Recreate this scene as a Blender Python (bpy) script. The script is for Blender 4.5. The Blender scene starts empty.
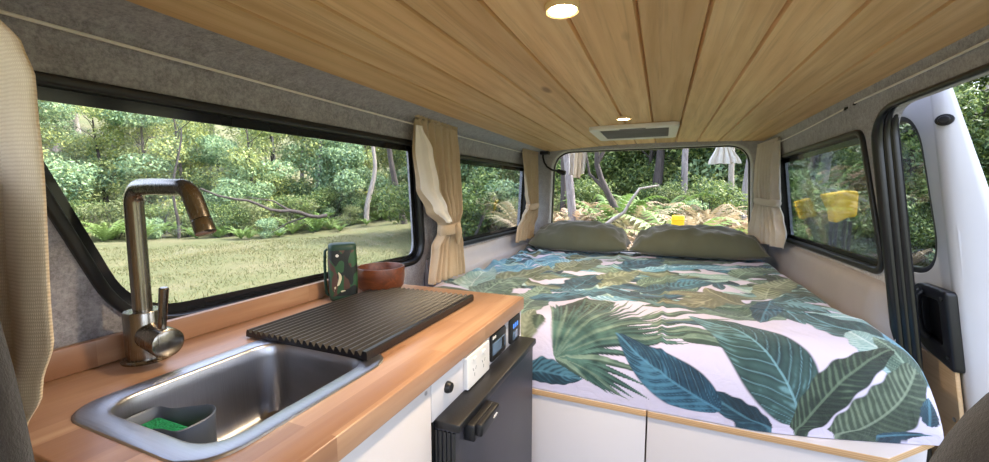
import bpy, bmesh, math, random
import numpy as np
from mathutils import Vector, Matrix, noise as mnoise
from math import pi, sin, cos, tan, radians, hypot, sqrt, atan2, exp

D = bpy.data
SC = bpy.context.scene
COL = SC.collection
random.seed(7)
RNG = np.random.default_rng(11)

# ------------------------------------------------------------------ materials
def srgb(r, g, b):
    f = lambda c: (c/255/12.92) if c/255 <= .04045 else ((c/255+.055)/1.055)**2.4
    return (f(r), f(g), f(b), 1)

class NT:
    """small wrapper around a node tree"""
    def __init__(s, name):
        s.m = D.materials.new(name); s.m.use_nodes = True
        s.t = s.m.node_tree; s.t.nodes.clear()
        s.out = s.t.nodes.new('ShaderNodeOutputMaterial')
    def n(s, typ, ins=None, **kw):
        nd = s.t.nodes.new('ShaderNode'+typ)
        for k, v in kw.items(): setattr(nd, k, v)
        for k, v in (ins or {}).items():
            if hasattr(v, 'is_output') or isinstance(v, bpy.types.NodeSocket): s.t.links.new(v, nd.inputs[k])
            else: nd.inputs[k].default_value = v
        return nd
    def coord(s, scale=(1, 1, 1), kind='Object', rot=(0, 0, 0)):
        c = s.n('TexCoord')
        return s.n('Mapping', {'Vector': c.outputs[kind], 'Scale': scale, 'Rotation': rot}).outputs[0]
    def noise(s, vec, scale, detail=3, rough=.5, dist=0):
        return s.n('TexNoise', {'Vector': vec, 'Scale': scale, 'Detail': detail, 'Roughness': rough, 'Distortion': dist}).outputs[0]
    def ramp(s, fac, stops):
        r = s.n('ValToRGB', {'Fac': fac}); e = r.color_ramp.elements
        while len(e) < len(stops): e.new(.5)
        for i, (p, c) in enumerate(stops): e[i].position = p; e[i].color = c
        return r.outputs[0]
    def mix(s, fac, a, b, mode='MIX'):
        m = s.n('Mix', data_type='RGBA', blend_type=mode)
        for k, v in ((0, fac), (6, a), (7, b)):
            if isinstance(v, bpy.types.NodeSocket): s.t.links.new(v, m.inputs[k])
            else: m.inputs[k].default_value = v
        return m.outputs[2]
    def math(s, op, a, b=0., c=0.):
        m = s.n('Math', operation=op)
        for i, v in enumerate((a, b, c)):
            if isinstance(v, bpy.types.NodeSocket): s.t.links.new(v, m.inputs[i])
            else: m.inputs[i].default_value = v
        return m.outputs[0]
    def bump(s, h, strength=.2, dist=.01):
        return s.n('Bump', {'Height': h, 'Strength': strength, 'Distance': dist}).outputs[0]
    def pbsdf(s, col, rough=.5, metal=0, normal=None, **kw):
        p = s.n('BsdfPrincipled', {'Base Color': col, 'Roughness': rough, 'Metallic': metal, **{k.replace('_', ' '): v for k, v in kw.items()}})
        if normal is not None: s.t.links.new(normal, p.inputs['Normal'])
        s.t.links.new(p.outputs[0], s.out.inputs[0]); return p
    def done(s, sh):
        s.t.links.new(sh.outputs[0], s.out.inputs[0]); return s.m

def simple(name, c, rough=.5, metal=0, var=.08, vscale=8, bump=0, bscale=60, **kw):
    t = NT(name); v = t.coord()
    n = t.noise(v, vscale)
    dark = tuple(x*(1-var) for x in c[:3])+(1,); lite = tuple(min(1, x*(1+var)) for x in c[:3])+(1,)
    col = t.ramp(n, [(.3, dark), (.7, lite)])
    nm = t.bump(t.noise(v, bscale, 4), bump) if bump else None
    t.pbsdf(col, rough, metal, nm, **kw); return t.m

M = {}
def mat_planks():
    t = NT('honey_pine_planks')
    c = t.n('TexCoord').outputs['Object']
    sx = t.n('SeparateXYZ', {'Vector': c})
    pid = t.math('FLOOR', t.math('DIVIDE', t.math('ADD', sx.outputs[0], PLANK_OFF), PLANK_W))
    rnd = t.n('TexWhiteNoise', {'W': pid}, noise_dimensions='1D').outputs[0]
    off = t.n('CombineXYZ', {'X': t.math('MULTIPLY', pid, .37), 'Y': t.math('MULTIPLY', rnd, 9.0), 'Z': rnd}).outputs[0]
    v = t.n('VectorMath', {0: c, 1: off}, operation='ADD').outputs[0]
    g1 = t.noise(t.n('Mapping', {'Vector': v, 'Scale': (55, 1.6, 1)}).outputs[0], 1.6, 5, .6, 1.2)
    g2 = t.noise(t.n('Mapping', {'Vector': v, 'Scale': (9, .7, 1)}).outputs[0], 1.4, 4, .55, 2.4)
    w = t.n('TexWave', {'Vector': t.n('Mapping', {'Vector': v, 'Scale': (6, .30, 1)}).outputs[0], 'Scale': 1.3, 'Distortion': 9, 'Detail': 4, 'Detail Scale': 1.2}, wave_type='BANDS').outputs[1]
    a = t.ramp(g2, [(.25, srgb(206, 162, 110)), (.5, srgb(228, 188, 136)), (.75, srgb(242, 212, 164))])
    b = t.ramp(w, [(.0, srgb(208, 164, 110)), (.5, srgb(228, 188, 136)), (1, srgb(236, 200, 150))])
    col = t.mix(.35, a, b)
    col = t.mix(t.math('MULTIPLY', t.math('SUBTRACT', t.math('MAXIMUM', g1, .5), .5), 1.5), col, srgb(150, 108, 68))
    tone = t.ramp(rnd, [(0, (.78, .75, .71, 1)), (1, (1.06, 1.06, 1.06, 1))])
    col = t.mix(1, col, tone, 'MULTIPLY')
    kn = t.n('TexVoronoi', {'Vector': t.n('Mapping', {'Vector': v, 'Scale': (5, 1.5, 1)}).outputs[0], 'Scale': 1.0}).outputs['Distance']
    col = t.mix(t.ramp(kn, [(.03, (.75,)*3+(1,)), (.075, (0, 0, 0, 1))]), col, srgb(120, 78, 44))
    t.pbsdf(col, .5, 0, t.bump(g1, .06)); return t.m

def mat_counter():
    t = NT('oiled_timber_worktop')
    c = t.n('TexCoord').outputs['Object']
    br = t.n('TexBrick', {'Vector': t.n('Mapping', {'Vector': c, 'Rotation': (0, 0, pi/2)}).outputs[0], 'Color1': (.0, 0, 0, 1), 'Color2': (1, 1, 1, 1), 'Mortar': (.4, .4, .4, 1), 'Scale': 1.0, 'Mortar Size': 0.0, 'Brick Width': .42, 'Row Height': .041}, offset=.37)
    rnd = t.n('SeparateColor', {'Color': br.outputs[0]}).outputs[0]
    off = t.n('CombineXYZ', {'X': rnd, 'Y': t.math('MULTIPLY', rnd, 7.), 'Z': rnd}).outputs[0]
    v = t.n('VectorMath', {0: c, 1: off}, operation='ADD').outputs[0]
    g = t.noise(t.n('Mapping', {'Vector': v, 'Scale': (60, 2.2, 60)}).outputs[0], 1.5, 5, .6, 1.0)
    g2 = t.noise(t.n('Mapping', {'Vector': v, 'Scale': (12, 1.0, 12)}).outputs[0], 1.3, 3, .5, 1.5)
    a = t.ramp(g2, [(.25, srgb(146, 110, 84)), (.55, srgb(174, 139, 109)), (.8, srgb(200, 170, 138))])
    col = t.mix(t.math('MULTIPLY', g, .5), a, srgb(146, 102, 76))
    tone = t.ramp(rnd, [(0, (.80, .74, .70, 1)), (1, (1.12, 1.12, 1.12, 1))])
    col = t.mix(1, col, tone, 'MULTIPLY')
    t.pbsdf(col, .33, 0, t.bump(g, .05)); return t.m

def mat_wood(name, cols, rough=.45, sc=(3, 3, 40), along='Z'):
    t = NT(name); s = {'Z': (40, 40, 2), 'Y': (40, 2, 40), 'X': (2, 40, 40)}[along]
    v = t.coord(s)
    g = t.noise(v, 1.2, 5, .6, 1.2)
    col = t.ramp(g, [(.25, cols[0]), (.5, cols[1]), (.8, cols[2])])
    t.pbsdf(col, rough, 0, t.bump(g, .05)); return t.m

def mat_felt(name, a, b):
    t = NT(name); v = t.coord()
    n1 = t.noise(v, 150, 4, .85); n2 = t.noise(v, 40, 5, .8)
    col = t.mix(.45, t.ramp(n1, [(.38, a), (.62, b)]), t.ramp(n2, [(.38, a), (.62, b)]))
    t.pbsdf(col, .95, 0, t.bump(n1, .35, .004), Sheen_Weight=.25); return t.m

def mat_weave(name, a, b, scale=420, rough=.9):
    t = NT(name); c = t.n('TexCoord').outputs['UV']
    w1 = t.n('TexWave', {'Vector': c, 'Scale': scale, 'Distortion': 1.2, 'Detail': 1}, wave_type='BANDS', bands_direction='X').outputs[1]
    w2 = t.n('TexWave', {'Vector': c, 'Scale': scale, 'Distortion': 1.2, 'Detail': 1}, wave_type='BANDS', bands_direction='Y').outputs[1]
    h = t.math('MULTIPLY', w1, w2)
    n = t.noise(t.n('Mapping', {'Vector': c, 'Scale': (1, 1, 1)}).outputs[0], 9, 5, .7)
    col = t.mix(.5, t.ramp(h, [(0, a), (.6, b)]), t.ramp(n, [(.3, a), (.7, b)]))
    p = t.n('BsdfPrincipled', {'Base Color': col, 'Roughness': rough, 'Normal': t.bump(h, .3, .003), 'Sheen Weight': .2})
    tr = t.n('BsdfTranslucent', {'Color': col})
    mx = t.n('MixShader', {'Fac': .22}); t.t.links.new(p.outputs[0], mx.inputs[1]); t.t.links.new(tr.outputs[0], mx.inputs[2])
    return t.done(mx)

def mat_glass(name, tint, refl=.05):
    t = NT(name)
    lw = t.n('LayerWeight', {'Blend': .5}).outputs['Facing']
    f = t.math('MULTIPLY_ADD', t.math('POWER', lw, 5.), .5, refl)
    f = t.math('MINIMUM', f, 1.)
    tr = t.n('BsdfTransparent', {'Color': tint}); gl = t.n('BsdfGlossy', {'Color': (1, 1, 1, 1), 'Roughness': .015})
    mx = t.n('MixShader', {'Fac': f}); t.t.links.new(tr.outputs[0], mx.inputs[1]); t.t.links.new(gl.outputs[0], mx.inputs[2])
    return t.done(mx)

def mat_steel(name, c, rough=.28, stretch=(2, 2, 160), bump=.03):
    t = NT(name); v = t.coord(stretch)
    n = t.noise(v, 3, 4, .7)
    r = t.math('MULTIPLY_ADD', n, .22, rough-.1)
    col = t.ramp(n, [(.3, tuple(x*.82 for x in c[:3])+(1,)), (.7, c)])
    t.pbsdf(col, r, 1, t.bump(n, bump)); return t.m

def mat_leaf(name, cols, trans=.35):
    t = NT(name)
    oi = t.n('ObjectInfo').outputs['Random']; gi = t.n('NewGeometry').outputs['Random Per Island']
    f = t.math('ADD', t.math('MULTIPLY', gi, .75), t.math('MULTIPLY', oi, .25))
    col = t.ramp(f, [(i/(len(cols)-1), c) for i, c in enumerate(cols)])
    d = t.n('BsdfPrincipled', {'Base Color': col, 'Roughness': .55}); tr = t.n('BsdfTranslucent', {'Color': col})
    mx = t.n('MixShader', {'Fac': trans}); t.t.links.new(d.outputs[0], mx.inputs[1]); t.t.links.new(tr.outputs[0], mx.inputs[2])
    return t.done(mx)

def mat_bark(name, a, b):
    t = NT(name); v = t.coord((6, 6, 1.2))
    n = t.noise(v, 3, 5, .7, 1)
    t.pbsdf(t.ramp(n, [(.3, a), (.7, b)]), .9, 0, t.bump(n, .4, .02)); return t.m

def mat_ground():
    t = NT('dry_clearing_grass'); c = t.n('TexCoord').outputs['Object']
    n1 = t.noise(c, .55, 5, .65); n2 = t.noise(c, 5.5, 5, .7); n3 = t.noise(c, 45, 3, .7)
    a = t.ramp(n1, [(.34, srgb(74, 88, 46)), (.5, srgb(96, 98, 62)), (.66, srgb(116, 108, 82))])
    b = t.ramp(n2, [(.3, srgb(62, 74, 38)), (.55, srgb(100, 100, 64)), (.8, srgb(126, 116, 90))])
    col = t.mix(.5, a, b)
    col = t.mix(t.math('MULTIPLY', n3, .45), col, srgb(78, 76, 48))
    t.pbsdf(col, .95, 0, t.bump(n3, .6, .03)); return t.m

def mat_camo():
    t = NT('camouflage_shell'); v = t.coord((1, 1, .62))
    n1 = t.noise(v, 26, 1, .4, .6); n2 = t.noise(t.n('Mapping', {'Vector': v, 'Location': (3.1, 1.2, 5)}).outputs[0], 24, 1, .4, .8)
    n3 = t.noise(t.n('Mapping', {'Vector': v, 'Location': (7.3, 4.2, 1)}).outputs[0], 30, 1, .4, 1.2)
    col = t.mix(t.math('GREATER_THAN', n1, .52), srgb(36, 74, 44), srgb(74, 50, 40))
    col = t.mix(t.math('GREATER_THAN', n2, .54), col, srgb(16, 22, 20))
    col = t.mix(t.math('GREATER_THAN', n3, .62), col, srgb(198, 190, 160))
    t.pbsdf(col, .55, 0, t.bump(t.noise(v, 500), .15)); return t.m

def mat_print():
    t = NT('tropical_leaf_print_cotton')
    a = t.n('VertexColor', layer_name='print').outputs[0]
    c = t.n('TexCoord').outputs['Object']
    n = t.noise(c, 900, 2, .6); n2 = t.noise(t.n('Mapping', {'Vector': c, 'Scale': (1, .6, 1), 'Rotation': (0, 0, .5)}).outputs[0], 17, 4, .55, 1.1)
    h = t.math('ADD', t.math('MULTIPLY', n, .06), n2)
    t.pbsdf(a, .78, 0, t.bump(h, .45, .012), Sheen_Weight=.12); return t.m

def mat_ply():
    t = NT('plywood_edge'); c = t.n('TexCoord').outputs['Object']
    z = t.n('SeparateXYZ', {'Vector': c}).outputs[2]
    s = t.math('SINE', t.math('MULTIPLY', z, 1400.))
    g = t.noise(t.n('Mapping', {'Vector': c, 'Scale': (3, 60, 60)}).outputs[0], 2, 4)
    col = t.mix(t.math('MULTIPLY_ADD', s, .25, .3), srgb(206, 172, 128), srgb(150, 108, 70))
    col = t.mix(t.math('MULTIPLY', g, .3), col, srgb(170, 126, 84))
    t.pbsdf(col, .6); return t.m

def mat_emit(name, c, st):
    t = NT(name); n = t.noise(t.coord(), 3)
    e = t.n('Emission', {'Color': c, 'Strength': t.math('MULTIPLY_ADD', n, .02*st, st)}); return t.done(e)

# ------------------------------------------------------------------ mesh builder
class MB:
    def __init__(s): s.bm = bmesh.new()
    def quad(s, a, b, c, d):
        s.bm.faces.new([s.bm.verts.new(p) for p in (a, b, c, d)])
    def box(s, x0, x1, y0, y1, z0, z1, bev=0, seg=2, fn=None):
        t = bmesh.new(); bmesh.ops.create_cube(t, size=1)
        for v in t.verts: v.co = Vector(((x0+x1)/2+v.co.x*(x1-x0), (y0+y1)/2+v.co.y*(y1-y0), (z0+z1)/2+v.co.z*(z1-z0)))
        if bev: bmesh.ops.bevel(t, geom=t.edges[:], offset=bev, segments=seg, profile=.5, affect='EDGES')
        s.merge(t, fn); return s
    def merge(s, t, fn=None):
        if fn:
            for v in t.verts: v.co = Vector(fn(*v.co))
        me = D.meshes.new('tmp'); t.to_mesh(me); t.free(); s.bm.from_mesh(me); D.meshes.remove(me)
    def grid(s, P, closeu=False, closev=False):
        """P[i][j] points"""
        V = [[s.bm.verts.new(p) for p in r] for r in P]
        n, m = len(V), len(V[0])
        for i in range(n if closeu else n-1):
            for j in range(m if closev else m-1):
                a, b, c, d = V[i][j], V[i][(j+1) % m], V[(i+1) % n][(j+1) % m], V[(i+1) % n][j]
                try: s.bm.faces.new((a, b, c, d))
                except ValueError: pass
        return V
    def cap(s, ring):
        try: s.bm.faces.new(ring)
        except ValueError: pass
    def tube(s, pts, r, n=10, cap=True, flat=1.0):
        pts = [Vector(p) for p in pts]; rs = r if isinstance(r, (list, tuple)) else [r]*len(pts)
        up = None; rings = []
        for i, p in enumerate(pts):
            d = (pts[min(i+1, len(pts)-1)]-pts[max(i-1, 0)])
            d = d.normalized() if d.length > 0 else Vector((0, 0, 1))
            if up is None:
                up = d.orthogonal().normalized()
            up = (up-d*up.dot(d)); up = up.normalized() if up.length > 1e-6 else d.orthogonal().normalized()
            q = d.cross(up)
            rings.append([p+up*cos(2*pi*k/n)*rs[i]+q*sin(2*pi*k/n)*rs[i]*flat for k in range(n)])
        V = s.grid(rings, closev=True)
        if cap: s.cap(V[0]); s.cap(V[-1])
        return s
    def lathe(s, prof, c=(0, 0, 0), n=40, axis='Z', cap=True):
        rings = []
        for r, z in prof:
            ring = []
            for k in range(n):
                a = 2*pi*k/n
                p = {'Z': (r*cos(a), r*sin(a), z), 'X': (z, r*cos(a), r*sin(a)), 'Y': (r*cos(a), z, r*sin(a))}[axis]
                ring.append((p[0]+c[0], p[1]+c[1], p[2]+c[2]))
            rings.append(ring)
        V = s.grid(rings, closev=True, closeu=not cap)
        if cap: s.cap(V[0]); s.cap(V[-1])
        return s
    def panel(s, outline, holes, thick, fn, bev=0, sub=0):
        """flat sheet with holes: 2-D outline (u,v), mapped by fn(u,v,w); w in 0..thick"""
        cu = D.curves.new('tmp', 'CURVE'); cu.dimensions = '2D'; cu.fill_mode = 'BOTH'
        cu.extrude = thick/2-bev; cu.bevel_depth = bev; cu.bevel_resolution = 2; cu.offset = -bev if bev else 0
        for pl in [outline]+list(holes):
            sp = cu.splines.new('POLY'); sp.points.add(len(pl)-1); sp.use_cyclic_u = True
            for p, q in zip(sp.points, pl): p.co = (q[0], q[1], 0, 1)
        ob = D.objects.new('tmp', cu); COL.objects.link(ob)
        dg = bpy.context.evaluated_depsgraph_get(); dg.update()
        me = D.meshes.new_from_object(ob.evaluated_get(dg))
        t = bmesh.new(); t.from_mesh(me); bmesh.ops.remove_doubles(t, verts=t.verts[:], dist=1e-5)
        D.objects.remove(ob); D.curves.remove(cu); D.meshes.remove(me)
        for v in t.verts: v.co = Vector(fn(v.co.x, v.co.y, v.co.z+thick/2))
        s.merge(t); return s
    def noise(s, amp, sc, seed=0):
        for v in s.bm.verts: v.co += mnoise.noise_vector(v.co*sc+Vector((seed, seed*1.7, 0)))*amp
        return s

def rpoly(pts, rad, n=8):
    """polygon with rounded corners"""
    out = []; N = len(pts)
    for i in range(N):
        r = rad[i] if isinstance(rad, (list, tuple)) else rad
        p = Vector(pts[i]).to_2d(); a = (Vector(pts[i-1]).to_2d()-p); b = (Vector(pts[(i+1) % N]).to_2d()-p)
        if r <= 0: out.append((p.x, p.y)); continue
        an = a.angle(b); dd = min(r/tan(an/2), a.length*.49, b.length*.49)
        p0 = p+a.normalized()*dd; p1 = p+b.normalized()*dd
        for k in range(n+1):
            u = k/n; q = p0*(1-u)**2+p*2*u*(1-u)+p1*u*u
            w = p0.lerp(p1, u)
            out.append((q.x, q.y))
    return out

def inset(poly, d):
    """offset polygon inwards (d>0) for a CCW or CW outline"""
    N = len(poly); A = sum(poly[i][0]*poly[(i+1) % N][1]-poly[(i+1) % N][0]*poly[i][1] for i in range(N))
    sg = 1 if A > 0 else -1; out = []
    for i in range(N):
        p0, p1, p2 = Vector(poly[i-1]), Vector(poly[i]), Vector(poly[(i+1) % N])
        e1 = (p1-p0); e2 = (p2-p1)
        if e1.length < 1e-9: e1 = e2
        if e2.length < 1e-9: e2 = e1
        n1 = Vector((-e1.y, e1.x)).normalized()*sg; n2 = Vector((-e2.y, e2.x)).normalized()*sg
        b = (n1+n2); b = b.normalized() if b.length > 1e-6 else n1
        k = d/max(.35, b.dot(n1)); q = p1+b*k; out.append((q.x, q.y))
    return out

def link(name, bm, m, root=None, smooth=True, ang=40, origin=None, recalc=True):
    """ONE mesh object; a part when root is given"""
    if isinstance(bm, MB): bm = bm.bm
    if recalc: bmesh.ops.recalc_face_normals(bm, faces=bm.faces[:])
    if smooth:
        for f in bm.faces: f.smooth = True
        for e in bm.edges:
            if len(e.link_faces) == 2 and e.calc_face_angle(0) > radians(ang): e.smooth = False
    if root is not None: org = root['_w'] if '_w' in root else root.location
    elif origin: org = origin
    else:
        xs = [v.co for v in bm.verts]
        lo = [min(v[i] for v in xs) for i in range(3)]; hi = [max(v[i] for v in xs) for i in range(3)]
        org = ((lo[0]+hi[0])/2, (lo[1]+hi[1])/2, lo[2])
    org = Vector(org)
    for v in bm.verts: v.co -= org
    me = D.meshes.new(name); bm.to_mesh(me); bm.free()
    for mm in (m if isinstance(m, (list, tuple)) else [m]): me.materials.append(mm)
    o = D.objects.new(name, me); COL.objects.link(o)
    if root is not None:
        o.parent = root; o['_w'] = tuple(org)
    else: o.location = org
    return o

def tag(o, label=None, cat=None, group=None, kind=None):
    if label: o['label'] = label
    if cat: o['category'] = cat
    if group: o['group'] = group
    if kind: o['kind'] = kind
    return o

def thing(name, label, cat, loc=(0, 0, 0), group=None):
    o = D.objects.new(name, None); COL.objects.link(o); o.location = loc; o.empty_display_size = .05
    return tag(o, label, cat, group)

def struct(name, mb, m, root=None, **kw):
    o = link(name, mb, m, root, **kw)
    if root is None: o['kind'] = 'structure'
    return o

def copy_tree(o, parent=None):
    c = o.copy(); COL.objects.link(c)
    if parent is not None: c.parent = parent
    for ch in list(o.children): copy_tree(ch, c)
    return c
LAMP = 9; SKY = .42; SUN = 3.3; EXPOSURE = 1.82
LEAVES = [('plain', -0.65, 0.392, -0.75, 0.865, 0.09, 'pale', 0.05),
  ('banana', -0.8, 0.679, -0.765, 1.163, 0.09, 'blue', 0.1),
  ('banana', -0.63, 0.976, -0.386, 1.3, 0.08, 'blue', -0.1),
  ('plain', -0.598, 0.56, -0.445, 0.955, 0.08, 'olive', 0.1),
  ('banana', -0.433, 0.905, -0.32, 1.306, 0.09, 'olive', 0),
  ('plain', -0.178, 1.067, 0.023, 1.44, 0.09, 'teal', 0),
  ('banana', -0.086, 1.051, 0.35, 1.294, 0.07, 'blue', 0.05),
  ('plain', 0.0, 1.308, 0.408, 1.485, 0.07, 'green', 0),
  ('banana', 0.3, 1.0, 0.52, 1.263, 0.07, 'green', 0.1),
  ('banana', 0.34, 0.665, 0.54, 1.009, 0.065, 'olive', 0.08),
  ('plain', -0.147, 0.973, -0.208, 0.612, 0.07, 'olive', 0),
  ('plain', -0.07, 0.724, 0.123, 1.013, 0.06, 'green', 0.05),
  ('banana', -0.064, 0.605, 0.222, 0.863, 0.055, 'teal', 0.1),
  ('plain', -0.557, 0.279, -0.507, 0.749, 0.09, 'green', 0.1),
  ('banana', -0.384, 0.187, -0.415, 0.579, 0.06, 'green', 0),
  ('plain', -0.362, 0.114, -0.354, 0.246, 0.04, 'olive', 0),
  ('plain', -0.417, 0.396, -0.126, 0.645, 0.055, 'teal', -0.05),
  ('plain', -0.302, 0.568, -0.26, 0.872, 0.075, 'teal', 0),
  ('plain', -0.228, 0.756, -0.089, 1.029, 0.07, 'olive', 0),
  ('plain', -0.043, 0.495, -0.2, 0.611, 0.05, 'teal', 0),
  ('plain', 0.198, 0.657, -0.011, 0.456, 0.06, 'brown', 0.1),
  ('banana', 0.253, 0.612, 0.037, 0.648, 0.045, 'brown', -0.1),
  ('plain', 0.208, 0.847, 0.212, 0.72, 0.022, 'teal', 0),
  ('plain', 0.257, 0.548, 0.161, 0.767, 0.04, 'brown', 0.1),
  ('plain', 0.341, 0.631, 0.217, 0.417, 0.06, 'green', 0.1),
  ('plain', 0.345, 0.604, 0.373, 0.37, 0.055, 'greenblue', 0.0),
  ('plain', 0.347, 0.632, 0.261, 0.354, 0.045, 'teal', 0.0),
  ('plain', 0.35, 0.604, 0.47, 0.463, 0.045, 'greenblue', 0.05),
  ('plain', 0.545, 0.258, 0.4, 0.496, 0.065, 'greenblue', 0.1),
  ('plain', 0.562, 0.145, 0.555, 0.406, 0.035, 'blue', 0),
  ('banana', 0.53, 0.141, 0.463, 0.325, 0.05, 'pale', 0.05),
  ('plain', 0.54, 0.109, 0.5, 0.287, 0.04, 'green', 0.0),
  ('finger', -0.043, 0.286, 0.16, 0.425, 0.022, 'green', 0.05),
  ('finger', -0.02, 0.236, 0.2, 0.357, 0.02, 'green', 0.05),
  ('finger', 0.0, 0.218, 0.2, 0.227, 0.024, 'green', 0.05),
  ('finger', 0.02, 0.269, 0.21, 0.292, 0.018, 'teal', 0.05),
  ('finger', 0.06, 0.204, 0.19, 0.196, 0.02, 'green', 0.0),
  ('plain', -0.345, 0.054, -0.182, 0.05, 0.04, 'teal', 0.0),
  ('plain', -0.327, 0.221, -0.322, 0.156, 0.02, 'darkgreen', 0)]
FAN = [(-0.329, 0.336), (-0.314, 0.355), (-0.275, 0.347), (-0.225, 0.406), (-0.175, 0.407), (-0.13, 0.435), (-0.089, 0.463), (-0.04, 0.431), (0.01, 0.391), (0.06, 0.343), (0.085, 0.306), (0.105, 0.254), (0.104, 0.212), (0.08, 0.188), (0.011, 0.09), (-0.012, 0.027), (-0.061, 0.008), (-0.113, 0.023), (-0.166, 0.046)]
LEAVES2 = [('plain', 0.251, 0.0, 0.1, 0.077, 0.035, 'teal', 0.0),
  ('big', 0.145, 0.033, -0.105, 0.187, 0.06, 'blueteal', 0.04),
  ('big', 0.312, 0.021, 0.08, 0.345, 0.088, 'greenblue', -0.1),
  ('banana', 0.375, 0.0, 0.545, 0.173, 0.06, 'olivegreen', -0.1),
  ('banana', 0.297, 0.0, 0.51, 0.22, 0.042, 'darkgreen', 0.08),
  ('plain', 0.455, 0.004, 0.562, 0.024, 0.014, 'teal', 0),
  ('plain', 0.556, 0.046, 0.558, 0.115, 0.02, 'teal', 0)]
# ------------------------------------------------------------------ palette
PLANK_W = .1125; PLANK_OFF = .502
M['planks'] = mat_planks()
M['worktop'] = mat_counter()
M['felt'] = mat_felt('grey_lining_felt', srgb(122, 120, 124), srgb(178, 177, 183))
M['trim_beige'] = simple('grained_grey_plastic', srgb(144, 139, 142), .6, var=.05, bump=.12, bscale=400)
M['trim_pale'] = simple('pale_grey_plastic', srgb(186, 186, 196), .5, var=.04, bump=.05, bscale=300)
M['pillar'] = mat_felt('pale_pillar_lining', srgb(150, 148, 148), srgb(182, 180, 180))
M['rubber'] = simple('black_rubber', srgb(22, 23, 26), .38, var=.2, bump=.03)
M['seal'] = simple('black_door_seal', srgb(10, 11, 15), .28, var=.2, bump=.03, bscale=90)
M['frit'] = simple('black_glass_band', srgb(30, 32, 36), .12, var=.1)
M['glass'] = mat_glass('window_glass', (.93, .94, .94, 1), .03)
M['glass_tint'] = mat_glass('tinted_window_glass', (.80, .83, .85, 1), .035)
M['white_paint'] = simple('white_body_paint', srgb(208, 208, 212), .25, var=.02)
M['white_panel'] = simple('white_laminate', srgb(204, 199, 200), .4, var=.02, vscale=3)
M['white_plastic'] = simple('white_plastic', srgb(222, 218, 214), .35, var=.02)
M['black_plastic'] = simple('black_plastic', srgb(15, 15, 19), .42, var=.15, bump=.05, bscale=300)
M['fridge_door'] = simple('charcoal_fridge_door', srgb(54, 51, 57), .45, var=.06, bump=.04, bscale=250)
M['dark_slot'] = simple('dark_recess', srgb(10, 10, 12), .6)
M['steel'] = mat_steel('brushed_tap_steel', srgb(150, 144, 135), .24, (160, 160, 3))
M['sink_steel'] = mat_steel('brushed_sink_steel', srgb(178, 178, 182), .34, (3, 200, 3), .04)
M['rack'] = simple('black_silicone_rack', srgb(25, 22, 24), .38, var=.15, bump=.06, bscale=200)
M['caddy'] = simple('slate_grey_plastic', srgb(92, 102, 118), .45, var=.05)
M['sponge'] = simple('green_scourer', srgb(20, 150, 92), .95, var=.25, vscale=120, bump=.8, bscale=300)
M['bowl'] = mat_wood('red_brown_bowl_wood', (srgb(66, 34, 20), srgb(96, 50, 28), srgb(128, 74, 44)), .4, along='X')
M['camo'] = mat_camo()
M['green_rubber'] = simple('dark_green_rubber', srgb(22, 56, 40), .5, var=.1)
M['ply'] = mat_ply()
M['ply_face'] = mat_wood('birch_ply_face', (srgb(196, 160, 116), srgb(212, 178, 134), srgb(222, 192, 150)), .55, along='Y')
M['linen'] = mat_weave('beige_linen', srgb(196, 172, 140), srgb(222, 202, 172), 900)
M['lining'] = simple('pale_curtain_lining', srgb(240, 234, 226), .85, var=.05, bump=.06, bscale=500)
M['linen_lit'] = mat_weave('linen_coloured_sunlit', srgb(214, 203, 190), srgb(230, 222, 212), 900)  # lighter copy of the beige linen, daylight put into its colour
M['burlap'] = mat_weave('woven_oat_cloth', srgb(204, 182, 148), srgb(238, 222, 194), 180)
M['seat'] = mat_felt('charcoal_seat_cloth', srgb(18, 16, 16), srgb(34, 30, 29))
M['pillow'] = simple('olive_pillow_cotton', srgb(78, 80, 62), .8, var=.10, bump=.08, bscale=600, Sheen_Weight=.3)
M['print'] = mat_print()
M['cord'] = simple('white_curtain_wire', srgb(226, 222, 214), .5)
M['lamp_rim'] = simple('satin_lamp_rim', srgb(226, 196, 150), .35)
M['lamp_glow'] = mat_emit('warm_lamp_diffuser', (1, .72, .42, 1), 26)
M['vent'] = simple('off_white_vent_plastic', srgb(226, 222, 216), .45, var=.02)
M['vent_grey'] = simple('grey_vent_mesh', srgb(128, 126, 128), .7, var=.1)
M['screen'] = simple('slate_lcd', srgb(92, 110, 132), .2, var=.08)
M['blue_led'] = mat_emit('blue_meter_digits', (.10, .28, .9, 1), .5)
M['yellow'] = simple('yellow_plastic', srgb(250, 196, 20), .45, var=.05)
M['floor'] = simple('grey_vinyl_floor', srgb(120, 112, 104), .6)
M['chrome_screw'] = mat_steel('screw_steel', srgb(190, 190, 190), .3, (9, 9, 9))

# ------------------------------------------------------------------ the van shell
XL = lambda z: -.86+.07*z
XR = lambda z: .55-.15*z
FLOOR = -1.05
def ceil_z(x): return .304-(.0732 if x < -.1 else .043)*(x+.1)**2

mb = MB(); mb.box(-.95, .72, -.4, 2.78, FLOOR-.04, FLOOR); struct('floor', mb, M['floor'])

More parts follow.
